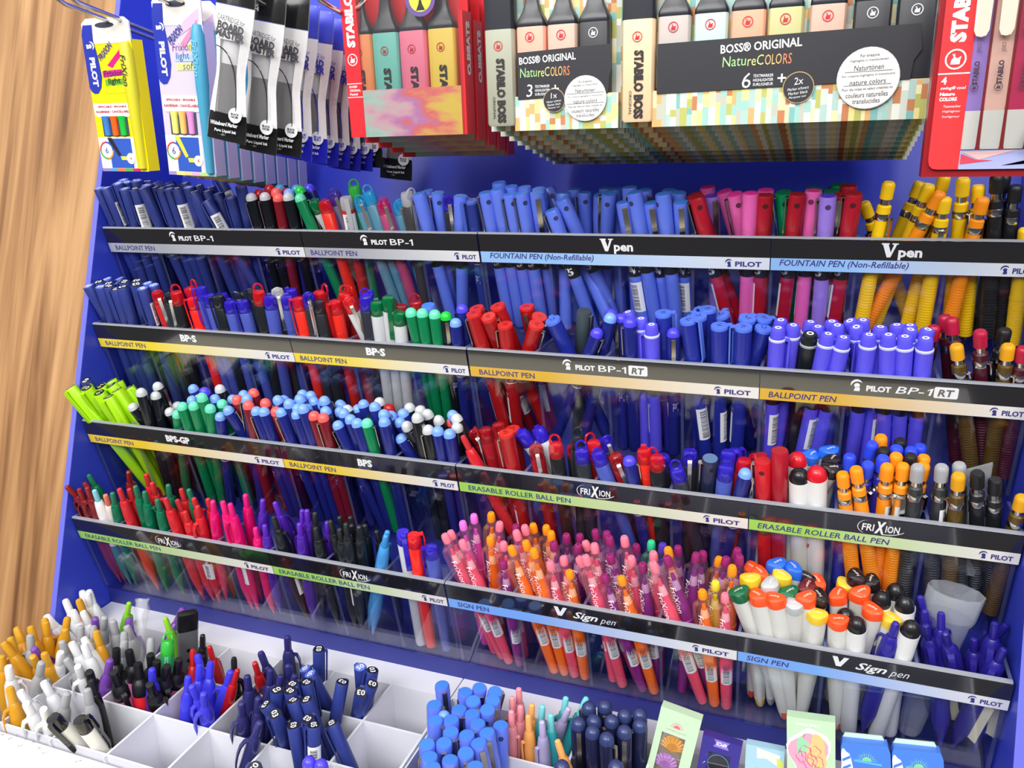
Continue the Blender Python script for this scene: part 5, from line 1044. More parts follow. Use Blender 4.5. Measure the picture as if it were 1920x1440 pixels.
PO = [('black', 424, 264, -.105, .17), ('black', 483, 285, -.082, .15), ('black', 530, 290, -.06, .13), ('blue', 551, 298, -.038, .12), ('blue', 580, 302, -.018, .11), ('blue', 602, 308, .002, .10), ('blue', 624, 312, .02, .10), ('blue', 645, 318, .036, .09), ('blue', 668, 318, .052, .08)]
for i, (c, u, v, Y, r) in enumerate(PO):
    pouch(u, v, Y, c, '%s ink refill pouch, %s from the front on its hook' % (c, ORD[i + 1]), r, 32, 118)
for i, (u, v, Y) in enumerate(((686, 312, .060), (742, 336, .082))):
    pouch(u, v, Y, 'black', 'black ink refill pouch below the pastel pack, %s' % ('upper of two', 'lower of two')[i], .06, 32, 112)
hook(455, -12, -.105, .05, 'chrome hook holding the ink refill pouches')

# --- highlighter packs with flat chunky highlighters
def chunky(root, x, y, z, s, body, cap=(44, 46, 54), straight=False, ink=(206, 40, 60), word=None, hw=11.8, th=6.5, lift=0):
    p = mm('boxed_highlighter', rotpen(MB().use(M_(*body, r=.45)).lathe([(hw * .9, 0), (hw, 1.5), (hw, 62), (hw * .97, 62.6)], 24, sx=1, sy=th / hw, shape=lambda a: SQ(a) * .98), x, y, z), root, 'chunky highlighter in the pack')
    pr = [(hw, 62.6), (hw, 63.5), (hw, 104)] if straight else [(hw * .97, 62.6), (hw, 63.5), (hw * .98, 65.5), (hw * .84, 68.5), (hw * .62, 72.5), (hw * .47, 77.5), (hw * .38, 84), (hw * .34, 92), (hw * .34, 108)]
    mm('highlighter_cap', rotpen(MB().use(M_(*cap, r=.3)).lathe(pr, 24, sx=1, sy=th / hw, shape=lambda a: SQ(a) * .98), x, y, z), p)
    m = MB(); bird(m, x, y + (52 if straight else 50) + lift, 3.2, z + th + .25, M_(*ink))
    if word:
        m.use(M_(52, 46, 48)); put_text(m, word, x + 1.2, y + (23 if straight else 20), 42 if straight else 36, 6.4, z + th + .25, .06, 0, -90, 'c')
        if straight: put_text(m, 'ORIGINAL', x - 4.2, y + 12, 15, 1.8, z + th + .25, 0, 0, -90, 'c')
    mm('lettering', m, p)
def confetti(m, x0, x1, y0, y1, z, seed, cw=3.0, vert=True):
    rr = random.Random(seed); cols = [(240, 228, 176), (238, 222, 150), (160, 206, 196), (128, 186, 182), (226, 176, 116), (196, 128, 84), (190, 194, 180), (236, 236, 226), (230, 232, 222), (186, 188, 104), (206, 216, 206), (176, 206, 200)]
    x = x0
    while x < x1 - .01:
        w_ = min(cw * rr.uniform(.7, 1.5), x1 - x); y = y0
        while y < y1 - .01:
            h_ = min(rr.uniform(3, 12), y1 - y); m.use(M_(*rr.choice(cols), r=.5)); m.quad((x, y, z), (x + w_, y, z), (x + w_, y + h_, z), (x, y + h_, z)); y += h_
        x += w_
def nature_pack(u, v, Y, w, lab, big, n_pens, cols, num, xs, h=128, d=6):
    root = empty('highlighter_pack', packframe(u, v, Y, 0, 0, .0)); tag(root, lab, 'pen pack')
    m = MB().use(M_(226, 214, 176)).box(0, w, 0, h, -d, -2); mm('carton', m, root)
    m = MB(); confetti(m, 0, w, 0, h, -1.9, 3 + num)
    rr = random.Random(num); x = 0
    while x < w - .01:                            # the printed underside
        ww = min(rr.uniform(2, 6), w - x); m.use(M_(*rr.choice(((206, 190, 150), (180, 190, 170), (196, 150, 110), (150, 170, 160))))); m.quad((x, -.05, -d), (x + ww, -.05, -d), (x + ww, -.05, -2), (x, -.05, -2)); x += ww
    mm('confetti_print', m, root)
    for k, c in enumerate(cols):
        bk = c[0] < 70
        chunky(root, xs[k], 4, 1.5, 1, c, ink=(236, 236, 238) if bk else (206, 40, 60), hw=10.6, lift=6)
    chunky(root, 12.2, 3.5, 4.5, 1, big, straight=True, word='STABILO BOSS', hw=10.8)
    bx0, by0, by1 = 25.0, 20.5, 51.5
    m = MB().use(M_(226, 214, 176)).box(bx0 - 3, w, 0, by0 + 2, 7.4, 8.2); mm('front_sleeve', m, root)
    m = MB(); confetti(m, bx0 - 3, w, 0, by0 + 1.6, 8.3, 30 + num); mm('sleeve_print', m, root)
    m = MB().use(M_(48, 48, 54)); m.prism([(bx0, by0), (w * .93, by0 + 2), (w * .935, by0 + 12), (w * .955, by0 + 18), (w * .945, by1 + 1), (bx0, by1 - 1)], 8.5, 9.2); mm('dark_name_panel', m, root)
    Z = 9.5; s3 = num == 3; cx = 46 if s3 else 88
    m = MB().use(LW); put_text(m, 'BOSS® ORIGINAL', cx + .5, by1 - 5.6, 40 if s3 else 48, 4.9 if s3 else 5.4, Z, .02, 0, 2, 'c')
    fw = 36 if s3 else 42; x = cx - fw * .5 - 1; y = by1 - 14.5
    for s_, c, q in (('Natu', (170, 220, 150), .36), ('reC', (214, 222, 140), .25), ('OLO', (246, 190, 120), .25), ('RS', (244, 140, 100), .14)):
        m.use(M_(*c)); put_text(m, s_, x, y - 2.6, fw * q - .7, 6.0, Z, 0, .1, 2); x += fw * q
    q0 = (33.5 if s3 else 81); yq = 26
    m.use(LW); put_text(m, str(num), q0, yq, None, 8 if s3 else 9, Z, 0, .1, 0, 'c')
    for k, s_ in enumerate(('TEXTMARKER', 'HIGHLIGHTER', 'SURLIGNEUR')): put_text(m, s_, q0 + 4, yq + 1.6 - 2.5 * k, 10.5 if s3 else 12, 1.7, Z, .01, .1)
    put_text(m, '+', q0 + (18.5 if s3 else 21), yq + .5, 5, 5, Z, .01, 0, 0, 'c'); mm('lettering', m, root)
    bx, byy, br = (51, 19, 7.7) if s3 else (112, 20.5, 9.2)
    m = MB().use(M_(200, 170, 120)).prism([(bx + br * math.cos(k * P_ / 14), byy + br * math.sin(k * P_ / 14)) for k in range(28)], 9.2, 9.6); m.use(M_(52, 52, 58)).disc(bx, byy, 9.7, br * .95, 28); m.use(LW)
    put_text(m, '1x' if s3 else '2x', bx, byy + br * .42, br * .6, br * .45, 9.9, 0, .15, 6, 'c')
    for k, s_ in enumerate(('Marker schwarz', 'Marker black', 'Marqueur noir')): put_text(m, s_, bx, byy - br * (.06 + .27 * k), br * (1.35 - .12 * k), br * .18, 9.9, 0, .15, 6, 'c')
    mm('round_badge', m, root, 'small dark round badge')
    R_ = 14.5 if s3 else 17.4; bx, byy = (73, 19.5) if s3 else (151, 24); g = R_ / 15
    m = MB().use(M_(216, 216, 216)).prism([(bx + R_ * math.cos(k * P_ / 16), byy + R_ * math.sin(k * P_ / 16)) for k in range(32)], 9.7, 10.1); m.use(M_(240, 240, 240)).disc(bx, byy, 10.2, R_ - .5, 32); m.use(M_(60, 60, 64))
    for s_, dy, ww, hh in (('Für kreative', 11, 9, 1.5), ('Highlights in translucenten', 8.6, 18, 1.4), ('Naturtönen', 5.2, 14, 2.6), ('For creative highlights in translucent', 1.4, 25, 1.3), ('nature colors', -1.7, 17, 2.4), ('Pour des mises en valeur créatives en', -5, 24, 1.3), ('couleurs naturelles', -7.9, 20, 2.5), ('translucides', -11, 13, 2.4)):
        put_text(m, s_, bx, byy + dy * g, ww * g, hh * g, 10.35, 0, .1, 2, 'c')
    for dy in (3.0 * g, -3.6 * g): m.poly([(bx - 13, byy + dy), (bx + 13, byy + dy + .5), (bx + 13, byy + dy + .75), (bx - 13, byy + dy + .25)], 10.35)
    mm('round_badge', m, root, 'large white round badge')
    return root
YN = -.062
w3 = wpx(919, 1163, 244, YN)
n3 = nature_pack(920, 247, YN, w3, 'front small pack of four soft toned chunky highlighters, sage one outermost', (164, 166, 148), 3, [(250, 168, 146), (206, 172, 156), (48, 50, 56)], 3, (34, 56, 78))
for k in range(1, 9): dup(n3, .0176 * k, -.0176 * .21 * k, 'small soft toned highlighter pack, %s behind the front sage one' % ORD[k])
w6 = wpx(1165, 1738, 238, YN)
n6 = nature_pack(1166, 240, YN, w6, 'front wide pack of eight soft toned chunky highlighters, peach one outermost', (240, 206, 166), 6, [(186, 176, 172), (184, 214, 206), (248, 160, 130), (190, 186, 130), (206, 168, 150), (48, 50, 56), (46, 48, 54)], 6, (34.5, 57.5, 80, 102, 126, 150.5, 174))
for k in range(1, 9): dup(n6, .0176 * k, -.0176 * .21 * k, 'wide soft toned highlighter pack, %s behind the front peach one' % ORD[k])
for o in list(COL.objects):
    if o.name.startswith('highlighter_pack') and 'label' in o:
        if o['label'].startswith(('front small', 'small soft')): o['group'] = 'small soft toned packs on one hook'
        elif o['label'].startswith(('front wide', 'wide soft')): o['group'] = 'wide soft toned packs on one hook'
hook(1040, -150, YN, .03, 'chrome hook above the small soft toned packs'); hook(1450, -190, YN, .03, 'chrome hook above the wide soft toned packs')

def water_mat():
    m, nt, b = node_mat('watercolour_print'); tc = nt.nodes.new('ShaderNodeTexCoord'); n = nt.nodes.new('ShaderNodeTexNoise'); n.inputs['Scale'].default_value = 2.6; n.inputs['Detail'].default_value = 5
    mp = nt.nodes.new('ShaderNodeMapping'); mp.inputs['Scale'].default_value = (1, 1, .01); cr = nt.nodes.new('ShaderNodeValToRGB'); sp = nt.nodes.new('ShaderNodeSeparateXYZ'); ad = nt.nodes.new('ShaderNodeMath'); ad.operation = 'MULTIPLY_ADD'; ad.inputs[1].default_value = .55; e = cr.color_ramp.elements
    e[0].position = .3; e[0].color = (*lin((130, 200, 196)), 1); e[1].position = .95; e[1].color = (*lin((246, 210, 90)), 1)
    for p, c in ((.45, (190, 224, 210)), (.58, (240, 180, 196)), (.68, (210, 140, 200)), (.78, (248, 120, 120)), (.87, (250, 180, 110))):
        x = cr.color_ramp.elements.new(p); x.color = (*lin(c), 1)
    L = nt.links.new; L(tc.outputs['Generated'], mp.inputs[0]); L(mp.outputs[0], n.inputs[0]); L(tc.outputs['Generated'], sp.inputs[0]); L(sp.outputs['X'], ad.inputs[0]); L(n.outputs[0], ad.inputs[2])
    m2 = nt.nodes.new('ShaderNodeMath'); m2.operation = 'MULTIPLY'; m2.inputs[1].default_value = .92; L(ad.outputs[0], m2.inputs[0]); L(m2.outputs[0], cr.inputs[0]); L(cr.outputs[0], b.inputs['Base Color']); return m
def round_seal(root, x, y, z, r):
    m = MB().use(M_(104, 80, 150)).prism([(x + r * math.cos(k * P_ / 16), y + r * math.sin(k * P_ / 16)) for k in range(32)], z, z + .4); m.use(M_(226, 214, 70)).disc(x, y, z + .5, r * .74, 28)
    m.use(M_(236, 226, 40)); n = 12
    for k in range(n):
        a, b = math.radians(10 + 160 * k / n), math.radians(10 + 160 * (k + 1) / n); m.poly([(x + r * 1.0 * math.cos(a), y + r * math.sin(a)), (x + r * math.cos(b), y + r * math.sin(b)), (x + r * .82 * math.cos(b), y + r * .82 * math.sin(b)), (x + r * .82 * math.cos(a), y + r * .82 * math.sin(a))][::1], z + .55)
    m.use(M_(40, 40, 46)); m.poly([(x + r * p, y + r * q) for p, q in ((-.35, .1), (.0, .02), (.05, .42), (-.28, .5))], z + .6); m.poly([(x + r * p, y + r * q) for p, q in ((-.3, -.65), (.3, -.65), (.12, -.3), (.06, -.05), (-.06, -.05), (-.12, -.3))], z + .6)
    put_text(m, '4 START', x + r * .36, y + r * .2, r * .5, r * .13, z + .6, .02, 0, 0, 'c'); mm('round_seal', m, root, 'purple and yellow round seal')
YP = -.05
def pastel_pack():
    w, h, d = wpx(660, 872, 257, YP), 108, 15
    root = empty('highlighter_pack', packframe(661, 258, YP)); tag(root, 'front red edged pack of four pastel highlighters with a watercolour strip', 'pen pack', 'red edged pastel packs on one hook')
    RED = M_(226, 44, 54, r=.3)
    mm('backing_card', MB().use(RED).box(0, w, 0, h, -d, -d + .6), root)
    m = MB().use(RED).box(0, w * .135, 0, h * .985, -d, 1.2); m.use(LW); put_text(m, 'STABILO', w * .068, h * .77, h * .34, w * .075, 1.4, .06, 0, 90, 'c'); bird(m, w * .068, h * .52, w * .045, 1.4, LW)
    m.use(LW).poly([(0, h * .365), (w * .135, h * .365), (w * .135, h * .36), (0, h * .36)], 1.4); m.poly([(0, h * .275), (w * .135, h * .275), (w * .135, h * .27), (0, h * .27)], 1.4); put_text(m, 'BOSS®', w * .02, h * .335, w * .07, h * .016, 1.4, .02); put_text(m, 'ORIGINAL', w * .02, h * .31, w * .1, h * .016, 1.4, .02); put_text(m, 'Pastel', w * .02, h * .285, w * .07, h * .016, 1.4, .02)
    mm('red_spine', m, root)
    for k, (c, x) in enumerate((((250, 150, 90), .115), ((120, 204, 190), .345), ((250, 130, 160), .58), ((250, 214, 90), .825))):
        chunky(root, w * x, 11, -6.6, 1, c, word='STABILO', hw=11.2, th=6)
    m = MB().use(water_mat()).prism([(w * .135, 0), (w * .985, 0), (w * .985, h * .315), (w * .135, h * .315)], .9, 1.2); mm('watercolour_strip', m, root)
    m = MB().use(RED).box(w * .985, w + 2, 0, h * .78, -d, 1.0); m.use(LW); 
    s_ = MB().use(LW); put_text(s_, 'STABILO', 0, 0, h * .34, d * .45, 0, .06, 0, 0, 'c'); i = len(m.v); m.v += [(w + 2.15, h * .55 - a, -d * .5 + -b * -1) for a, b, c in s_.v]
    m.use(LW)
    for f in s_.f: m.face([q + i for q in f])
    mm('red_side', m, root)
    mm('clear_cover', MB().use(FILM).box(w * .13, w + .5, 0, h, 1.3, 1.5), root)
    round_seal(root, w * .69, h * .87, 1.7, w * .125)
    return root
pp = pastel_pack()
for k in range(1, 5): dup(pp, .0205 * k, -.0205 * .22 * k, 'red edged pastel highlighter pack, %s behind the front one' % ORD[k])
hook(640, 24, YP, .05, 'chrome hook holding the red edged pastel packs'); hook(765, -40, YP, .03, 'chrome hook above the red edged pastel packs')
# --- red pack of slim highlighters at the right
YS = -.125
def slim_pack():
    w, h, d = wpx(1743, 1968, 310, YS), 88, 14
    root = empty('highlighter_pack', packframe(1738, 318, YS, 0, -.0)); tag(root, 'red edged pack of four slim highlighters hanging at far right', 'pen pack')
    RED = M_(236, 58, 62, r=.3)
    mm('red_tray', MB().use(M_(150, 26, 34, r=.3)).box(-2.5, w, -4, h * 1.2, -d, -1), root)
    x1 = w * .265
    m = MB().use(RED).prism([(0, 5), (.7, 2), (2.4, .4), (5, 0), (x1, 0), (x1, h * 1.2), (0, h * 1.2)], -1, 1); m.use(LW); put_text(m, 'STABILO', x1 * .5, h * .925, h * .41, x1 * .52, 1.2, .06, 0, 90, 'c'); bird(m, x1 * .5, h * .628, x1 * .34, 1.2, LW)
    m.poly([(0, h * .553), (x1, h * .553), (x1, h * .545), (0, h * .545)], 1.2); put_text(m, '4', x1 * .13, h * .490, None, h * .042, 1.2, .03); put_text(m, 'swing® cool', x1 * .13, h * .455, x1 * .8, h * .024, 1.2, .02, .2); put_text(m, 'Nature', x1 * .13, h * .425, x1 * .48, h * .02, 1.2, .05); put_text(m, 'COLORS', x1 * .13, h * .395, x1 * .56, h * .022, 1.2, .05)
    for k, s_ in enumerate(('Textmarker', 'Highlighter', 'Surligneur')): put_text(m, s_, x1 * .28, h * (.358 - .03 * k), x1 * .56, h * .015, 1.2, 0)
    mm('red_spine', m, root)
    for k, c in enumerate(((166, 134, 220), (250, 200, 184), (206, 34, 92), (70, 90, 210))):
        x = x1 + w * (.045 + .197 * k)
        p = mm('slim_highlighter', rotpen(MB().use(M_(*c)).lathe([(w * .085, h * .335), (w * .088, h * .36), (w * .09, h * 1.15)], 20, sx=1, sy=.5, shape=SQ), x, 0, -2), root, 'slim highlighter in the pack')
        mm('white_end', rotpen(MB().use(M_(232, 232, 226)).lathe([(w * .078, h * .115), (w * .083, h * .13), (w * .088, h * .335)], 20, sx=1, sy=.5, shape=SQ), x, 0, -2), p)
        mm('cream_clip', MB().use(M_(246, 236, 216)).prism([(x - 3.8, h * 1.14), (x - 3.4, h * .775), (x - 2.2, h * .745), (x, h * .738), (x + 2.2, h * .745), (x + 3.4, h * .775), (x + 3.8, h * 1.14)], w * .048, w * .048 + 2), p)
        m = MB().use(M_(90, 60, 80)); put_text(m, 'STABILO', x, h * .545, h * .13, 2.6, w * .05, .05, 0, 90, 'c'); put_text(m, 'cool', x + .5, h * .68, h * .05, 2.6, w * .05, 0, .2, -90, 'c'); bird(m, x, h * .465, 2.0, w * .05, M_(90, 60, 80)); mm('lettering', m, p)
    m = MB().use(M_(170, 176, 226)).prism([(x1, 0), (w, 0), (w, h * .11), (x1, h * .11)], .2, 1); m.use(M_(236, 190, 190)).poly([(x1 + 1, h * .1), (x1 + 26, h * .108), (x1 + 9, h * .055)], 1.2); m.use(M_(214, 70, 90)).poly([(x1 + .5, h * .09), (x1 + 8, h * .055), (x1 + 16, h * .05), (x1 + .5, h * .03)], 1.2); m.use(M_(140, 150, 214)).poly([(x1 + 20, h * .02), (x1 + 50, h * .1), (w - 2, h * .1), (w - 8, h * .03)], 1.2); mm('artwork_strip', m, root)
    mm('clear_cover', MB().use(FILM).box(x1, w, h * .11, h * 1.18, 4.6, 4.8), root)
    round_seal(root, w * .96, h * .17, 5.2, w * .16)
slim_pack(); hook(1850, -120, YS, .03, 'chrome hook above the slim highlighter pack')

# ------------------------------------------------------------------ small boxes lying on the right tray
def tray_box(u, v, u2, lab, ln, th, Y=-.116, beta=1.38, lean=0.0):
    P = at_y(u, v + 7, Y); w = wpx(u, u2, v, Y); ln = (P[2] - (TZ - TD) - .004) / math.sin(beta) * 1000
    up0 = Vector((0, math.cos(beta), math.sin(beta))); r0 = Vector((1, 0, 0)); up = up0 * math.cos(lean) + r0 * math.sin(lean); right = r0 * math.cos(lean) - up0 * math.sin(lean)
    root = empty('crayon_box', frame(np.array(P) - np.array(up) * ln * .001, right, up)); root.matrix_world = root.matrix_world @ Matrix.Diagonal((1, 1, .5, 1)); tag(root, lab, 'small box', None); return root, w, ln
def sunmark(m, x, y, r, z, c):
    m.use(c); m.poly([(x + r * .42 * math.cos(k * P_ / 12), y + r * .42 * math.sin(k * P_ / 12)) for k in range(13)], z)
    for k in range(11):
        a = math.radians(8 + 16.4 * k); q = .55 if k % 2 else .5; t = math.radians(4)
        m.poly([(x + r * q * math.cos(a - t), y + r * q * math.sin(a - t)), (x + r * (1 if k % 2 == 0 else .85) * math.cos(a), y + r * (1 if k % 2 == 0 else .85) * math.sin(a)), (x + r * q * math.cos(a + t), y + r * q * math.sin(a + t))], z)
def shell(m, x, y, r, z0, z1, c):              # scallop: ribbed fan
    m.use(c); n = 22; rim = []
    for k in range(n + 1):
        a = math.radians(-20 + 220 * k / n); q = r * (1 + (.05 if k % 2 else -.03)); rim.append((x + q * math.cos(a), y + q * math.sin(a) * .95))
    i0 = m.add([(x, y - r * .55, z0)]); mid = m.add([((x + p[0]) / 2 + (x - x), (y - r * .2 + p[1]) / 2, z1 + (1.2 if k % 2 else 0)) for k, p in enumerate(rim)]); out = m.add([(p[0], p[1], z0 + (1.0 if k % 2 else .2)) for k, p in enumerate(rim)])
    for k in range(n): m.face((i0, mid + k, mid + k + 1)); m.face((mid + k, out + k, out + k + 1, mid + k + 1))
BOXES = []
r, w, L_ = tray_box(1240, 1317, 1316, 'tall pale green box with a window showing yellow and lilac shells', 125, 20, lean=.16)
m = MB().use(M_(196, 224, 190))
wx0, wx1, wy0, wy1 = w * .16, w * .74, 12, L_ - 19
fr = [(0, 0, w, wy0), (0, wy1, w, L_), (0, wy0, wx0, wy1), (wx1, wy0, w, wy1)]
for a, b, c, d in fr: m.box(a, c, b, d, -1, 0)
m.box(0, w, 0, L_, -20, -19); m.box(0, 1, 0, L_, -19, -1); m.box(w - 1, w, 0, L_, -19, -1); m.box(1, w - 1, L_ - 1, L_, -19, -1); m.box(1, w - 1, 0, 1, -19, -1); mm('carton', m, r)
m = MB().use(M_(170, 150, 130)).box(1.2, w - 1.2, 1.2, L_ - 1.2, -18.9, -7.4); mm('insert_tray', m, r)
for k, c in enumerate(((252, 176, 30), (206, 140, 226), (250, 130, 160))):
    m = MB(); shell(m, (wx0 + wx1) / 2 + (1 if k == 0 else -1.2 * k), wy1 - 10.5 - 15 * k, (wx1 - wx0) * .5, -6.6 + 1.2 * k, -3.2 + 1.2 * k, M_(*c)); mm('shell_crayon', m, r, ('yellow', 'lilac', 'pink')[k] + ' shell in the window')
m = MB(); sunmark(m, w * .48, L_ - 13, w * .2, .2, M_(226, 110, 130)); m.use(M_(190, 170, 160)); put_text(m, 'SUMMER CRAYON', w * .48, L_ - 15.5, w * .5, 1.3, .2, 0, 0, 0, 'c'); mm('printed_sun', m, r)
mm('window_film', MB().use(FILM).box(wx0, wx1, wy0, wy1, -.9, -.7), r)
r, w, L_ = tray_box(1318, 1370, 1391, 'dark violet box with a window showing black and blue discs', 95, 18, lean=.10)
m = MB().use(M_(60, 50, 140)); wx0, wx1, wy0, wy1 = w * .22, w * .78, 10, L_ - 11
for a, b, c, d in [(0, 0, w, wy0), (0, wy1, w, L_), (0, wy0, wx0, wy1), (wx1, wy0, w, wy1)]: m.box(a, c, b, d, -1, 0)
m.box(0, w, 0, L_, -18, -17); m.box(0, 1, 0, L_, -17, -1); m.box(w - 1, w, 0, L_, -17, -1); m.box(1, w - 1, L_ - 1, L_, -17, -1); mm('carton', m, r)
m = MB().use(M_(140, 120, 210)).poly([(w * .3, L_ - 6.5), (w * .7, L_ - 6.5), (w * .64, L_ - 3.4), (w * .7, L_ - .6), (w * .3, L_ - .6), (w * .36, L_ - 3.4)], .15); m.use(LW); put_text(m, '6PCS', w * .5, L_ - 3.5, w * .26, 2.8, .3, .03, 0, 180, 'c')
for k in range(7): m.poly([(w * (.04 + .02 * k), wy1 - 18 + 2.2 * k), (w * (.17), wy1 - 16 + 2.2 * k), (w * .17, wy1 - 15.4 + 2.2 * k)], .2) if k % 3 == 0 else None
m.poly([(w * .82, wy1 - 16), (w * .97, wy1 - 13), (w * .97, wy1 - 11.5), (w * .83, wy1 - 14)], .2); mm('printed_marks', m, r)
for k in range(3):
    y = wy1 - 10 - 19 * k; m = MB().use(M_(90, 170, 220)); m.lathe([(w * .26, -9), (w * .28, -4)], 22, (wx0 + wx1) / 2, y); m.use(M_(24, 22, 28, r=.15)); m.lathe([(w * .26, -4), (w * .24, -2.6), (w * .16, -1.6), (0, -1.3)], 22, (wx0 + wx1) / 2, y, close=False); mm('crayon_disc', m, r, 'glossy black disc with a pale blue rim')
mm('window_film', MB().use(FILM).box(wx0, wx1, wy0, wy1, -.9, -.7), r)
r, w, L_ = tray_box(1399, 1388, 1470, 'light blue small box with torn yellow corner beside the pink patterned box', 80, 16, lean=-.02)
q_ = L_ - 80
mm('carton', MB().use(M_(166, 204, 226)).box(0, w, 0, L_, -16, 0), r); m = MB().use(M_(236, 236, 214)).poly([(w * .28, L_ - 1), (w * .9, L_ - 4), (w * .82, L_ - 12), (w * .55, L_ - 8), (w * .3, L_ - 9)], .2); m.use(M_(206, 214, 110)).poly([(w * .8, L_ - 6), (w * 1.0, L_ - 8), (w * 1.0, L_ - 20), (w * .86, L_ - 20)], .3); m.use(M_(70, 110, 130)); put_text(m, 'MACARON', w * .5, L_ - 17, w * .38, 1.6, .4, .02, 0, 0, 'c'); m.use(M_(60, 180, 150)).poly([(w * .36, L_ - 20), (w * .64, L_ - 20), (w * .64, L_ - 30), (w * .36, L_ - 30)], .3); m.use(LW); put_text(m, 'E', w * .5, L_ - 25, w * .12, 7, .5, .04, 0, 180, 'c'); mm('printed_marks', m, r)
r, w, L_ = tray_box(1475, 1336, 1565, 'pale green box printed with a pink and orange blot', 105, 20, lean=-.08)
mm('carton', MB().use(M_(190, 222, 184)).box(0, w, 0, L_, -20, 0), r)
Q_ = lambda y: L_ - (105 - y) * .86
def blot(x, y, rx, ry, seed, n=26):
    rr = random.Random(seed); ph = [rr.uniform(0, 6) for _ in range(3)]
    return [(x + rx * math.cos(a) * (1 + .12 * math.sin(3 * a + ph[0]) + .08 * math.sin(5 * a + ph[1])), y + ry * math.sin(a) * (1 + .12 * math.sin(3 * a + ph[0]) + .08 * math.sin(5 * a + ph[1]))) for a in (2 * P_ * k / n for k in range(n))]
m = MB().use(M_(236, 238, 224)).poly(blot(w * .47, Q_(74), w * .42, 21, 2), .1); m.use(M_(244, 164, 186)).poly(blot(w * .46, Q_(73), w * .38, 18, 2), .2); m.use(M_(250, 196, 130)).poly(blot(w * .62, Q_(77), w * .2, 13, 5), .3); m.use(M_(150, 214, 170)).poly(blot(w * .32, Q_(82), w * .12, 6, 8), .35)
m.use(M_(226, 90, 150))
for k in range(6):
    c = blot(w * (.3 + .07 * k), Q_(72) + 5 * math.sin(k * 2), 3.2, 4, k)
    for a, b in zip(c, c[1:] + c[:1]): m.poly((a, b, (b[0] + .5, b[1] + .4), (a[0] + .5, a[1] + .4)), .45)
m.use(M_(230, 150, 60)); put_text(m, 'Hg', w * .28, Q_(42), 13, 7, .3, .0, 0, -90, 'c'); m.use(LW); put_text(m, 'CRAYON', w * .45, Q_(100), w * .5, 2, .3, .03, 0, 180, 'c'); m.use(M_(80, 150, 90))
for k in range(9): x, y = w * random.uniform(.08, .92), Q_(random.uniform(40, 100)); m.poly([(x, y), (x + .5, y), (x + 1.6, y + 3), (x + 1.1, y + 3)], .5)
mm('printed_blot', m, r)
m = MB().use(M_(250, 206, 20)); shell(m, w * .62, Q_(33), w * .2, 0, 4, M_(250, 206, 20)); mm('shell_crayon', m, r, 'yellow shell in the lower window')
for u, v, u2, lab in ((1576, 1384, 1668, 'bright blue box with a green sun, beside the pink patterned box'), (1672, 1396, 1768, 'bright blue box with a green sun, nearest the right end')):
    r, w, L_ = tray_box(u, v, u2, lab, 70, 20, lean=-.12); q_ = L_ - 70; r['group'] = 'bright blue boxes with a green sun'
    mm('carton', MB().use(M_(74, 128, 224)).prism([(0, 0), (w, 0), (w, q_ + 65), (w * .95, L_), (w * .04, L_), (0, q_ + 66)], -20, 0), r)
    mm('lid_flap', MB().use(M_(200, 224, 200)).prism([(w * .05, L_), (w * .9, L_), (w * .86, L_ + 3), (w * .1, L_ + 3)], -18, -16), r)
    m = MB(); sunmark(m, w * .52, q_ + 58, w * .24, .2, M_(130, 206, 160)); m.use(M_(90, 180, 220)).poly([(w * .26, q_ + 58.5), (w * .82, q_ + 57), (w * .82, q_ + 55.5), (w * .26, q_ + 57)], .25); m.use(M_(224, 70, 66)).poly([(w * .4, q_ + 51), (w * .66, q_ + 51), (w * .66, q_ + 42), (w * .4, q_ + 42)], .2); m.use(LW); put_text(m, 'CR', w * .53, q_ + 46.5, w * .16, 5, .4, .03, 0, 180, 'c')
    m.poly(blot(w * .1, q_ + 52, w * .12, 13, 3), .2); m.use(M_(74, 128, 224))
    for k in range(3): m.poly([(w * .02, q_ + 44 + 6 * k), (w * .19, q_ + 47 + 6 * k), (w * .19, q_ + 49 + 6 * k), (w * .02, q_ + 46 + 6 * k)], .35)
    mm('printed_marks', m, r)

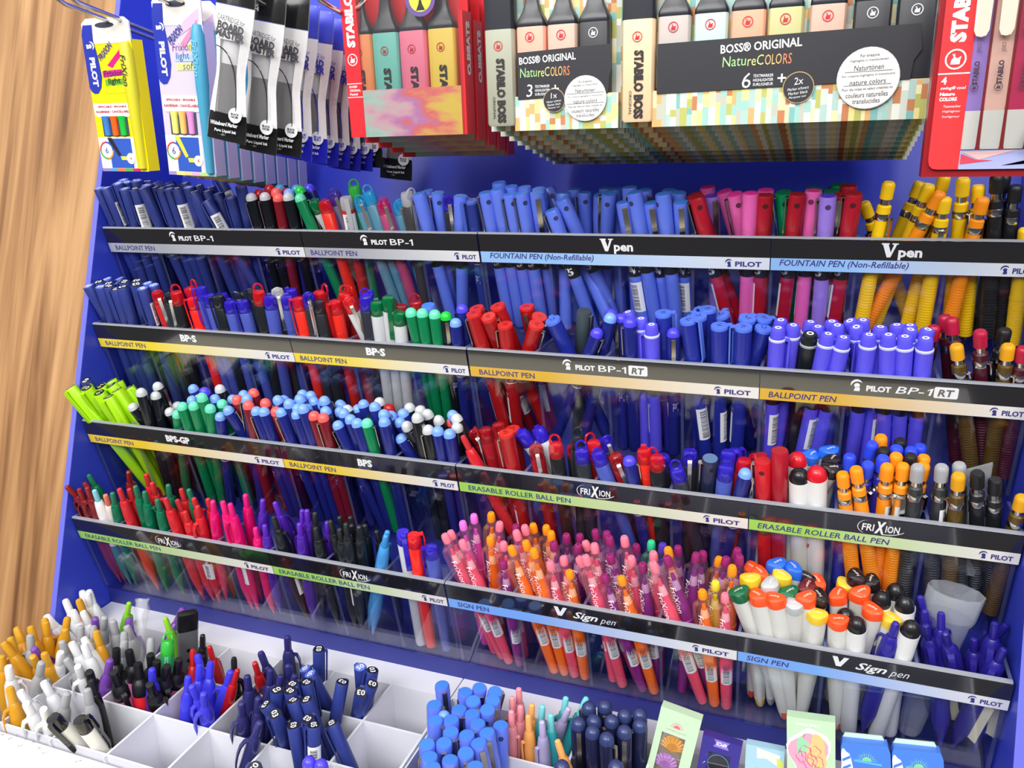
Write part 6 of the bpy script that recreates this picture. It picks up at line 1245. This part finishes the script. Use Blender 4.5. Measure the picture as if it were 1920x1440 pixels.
# ------------------------------------------------------------------ odd items in the last pockets
yT, zT, yF, zF = tier_pts(3)
P = at_y(1794, 1108, yT + .036); q = np.array([.762, yF + .022, zF + .002]); ax = Vector(P - q); ln = ax.length * 1000
cup = empty('plastic_sleeve_cup', frame(q, (1, 0, 0), (0, 0, 1))); Z = ax.normalized(); X = Vector((1, 0, 0)); X = (X - Z * X.dot(Z)).normalized(); Yv = Z.cross(X)
cup.matrix_world = Matrix(((X[0], Yv[0], Z[0], q[0]), (X[1], Yv[1], Z[1], q[1]), (X[2], Yv[2], Z[2], q[2]), (0, 0, 0, 1)))
tag(cup, 'empty frosted plastic cup standing in the last bottom tier pocket', 'plastic cup')
FROST = mat((214, 220, 230), .3, 0, .2)
mm('wall', MB().use(FROST).lathe([(6.5, 0), (8, 3), (13.5, ln * .62), (15, ln * .8), (17.5, ln * .83), (18.5, ln), (17.9, ln), (17.0, ln * .84)], 10, sy=.62, close=False), cup); mm('base', MB().use(FROST).lathe([(6.4, .1), (6.4, 1), (0, 1.2)], 12, sy=.62), cup)
yT, zT, yF, zF = tier_pts(2)
for (u, v, u2, v2, xoff, lab) in ((1838, 905, 1868, 985, 0, 'crumpled clear sleeve around a pencil in the last third tier pocket'),):
    A = at_y(u, v, yT + .012); sl = empty('clear_sleeve', frame(A + np.array([0, .012, -.075]), (1, 0, 0), (.0, -.16, .98))); tag(sl, lab, 'plastic sleeve')
    mm('film', MB().use(FROST).hexa([(-7, 0, -1.4), (7, 0, -1.4), (7, 0, 1.4), (-7, 0, 1.4)], [(-11, 84, -1.4), (5, 92, -1.4), (5, 92, 1.4), (-11, 84, 1.4)]), sl)

P = at_z(265, 1172, TZ + .022); bag = empty('clear_plastic_bag', frame((P[0], P[1], P[2]), (.9, -.2, .3), (.2, .3, .95)))
tag(bag, 'crumpled clear plastic bag among the silver pens in left white tray', 'plastic bag')
mb = MB().use(mat((226, 228, 232), .25, 0, .3, .8)); rr = random.Random(4)
mb.lathe([(.5, -56), (6, -50), (8, -20), (4.5, -4), (7.5, 8), (10, 14), (8, 20), (9.5, 24)], 11, close=False)
mb.v = [(x + rr.uniform(-1.3, 1.3), z + rr.uniform(-1, 1), y * .6 + rr.uniform(-1, 1)) for x, y, z in mb.v]; mm('film', mb, bag)
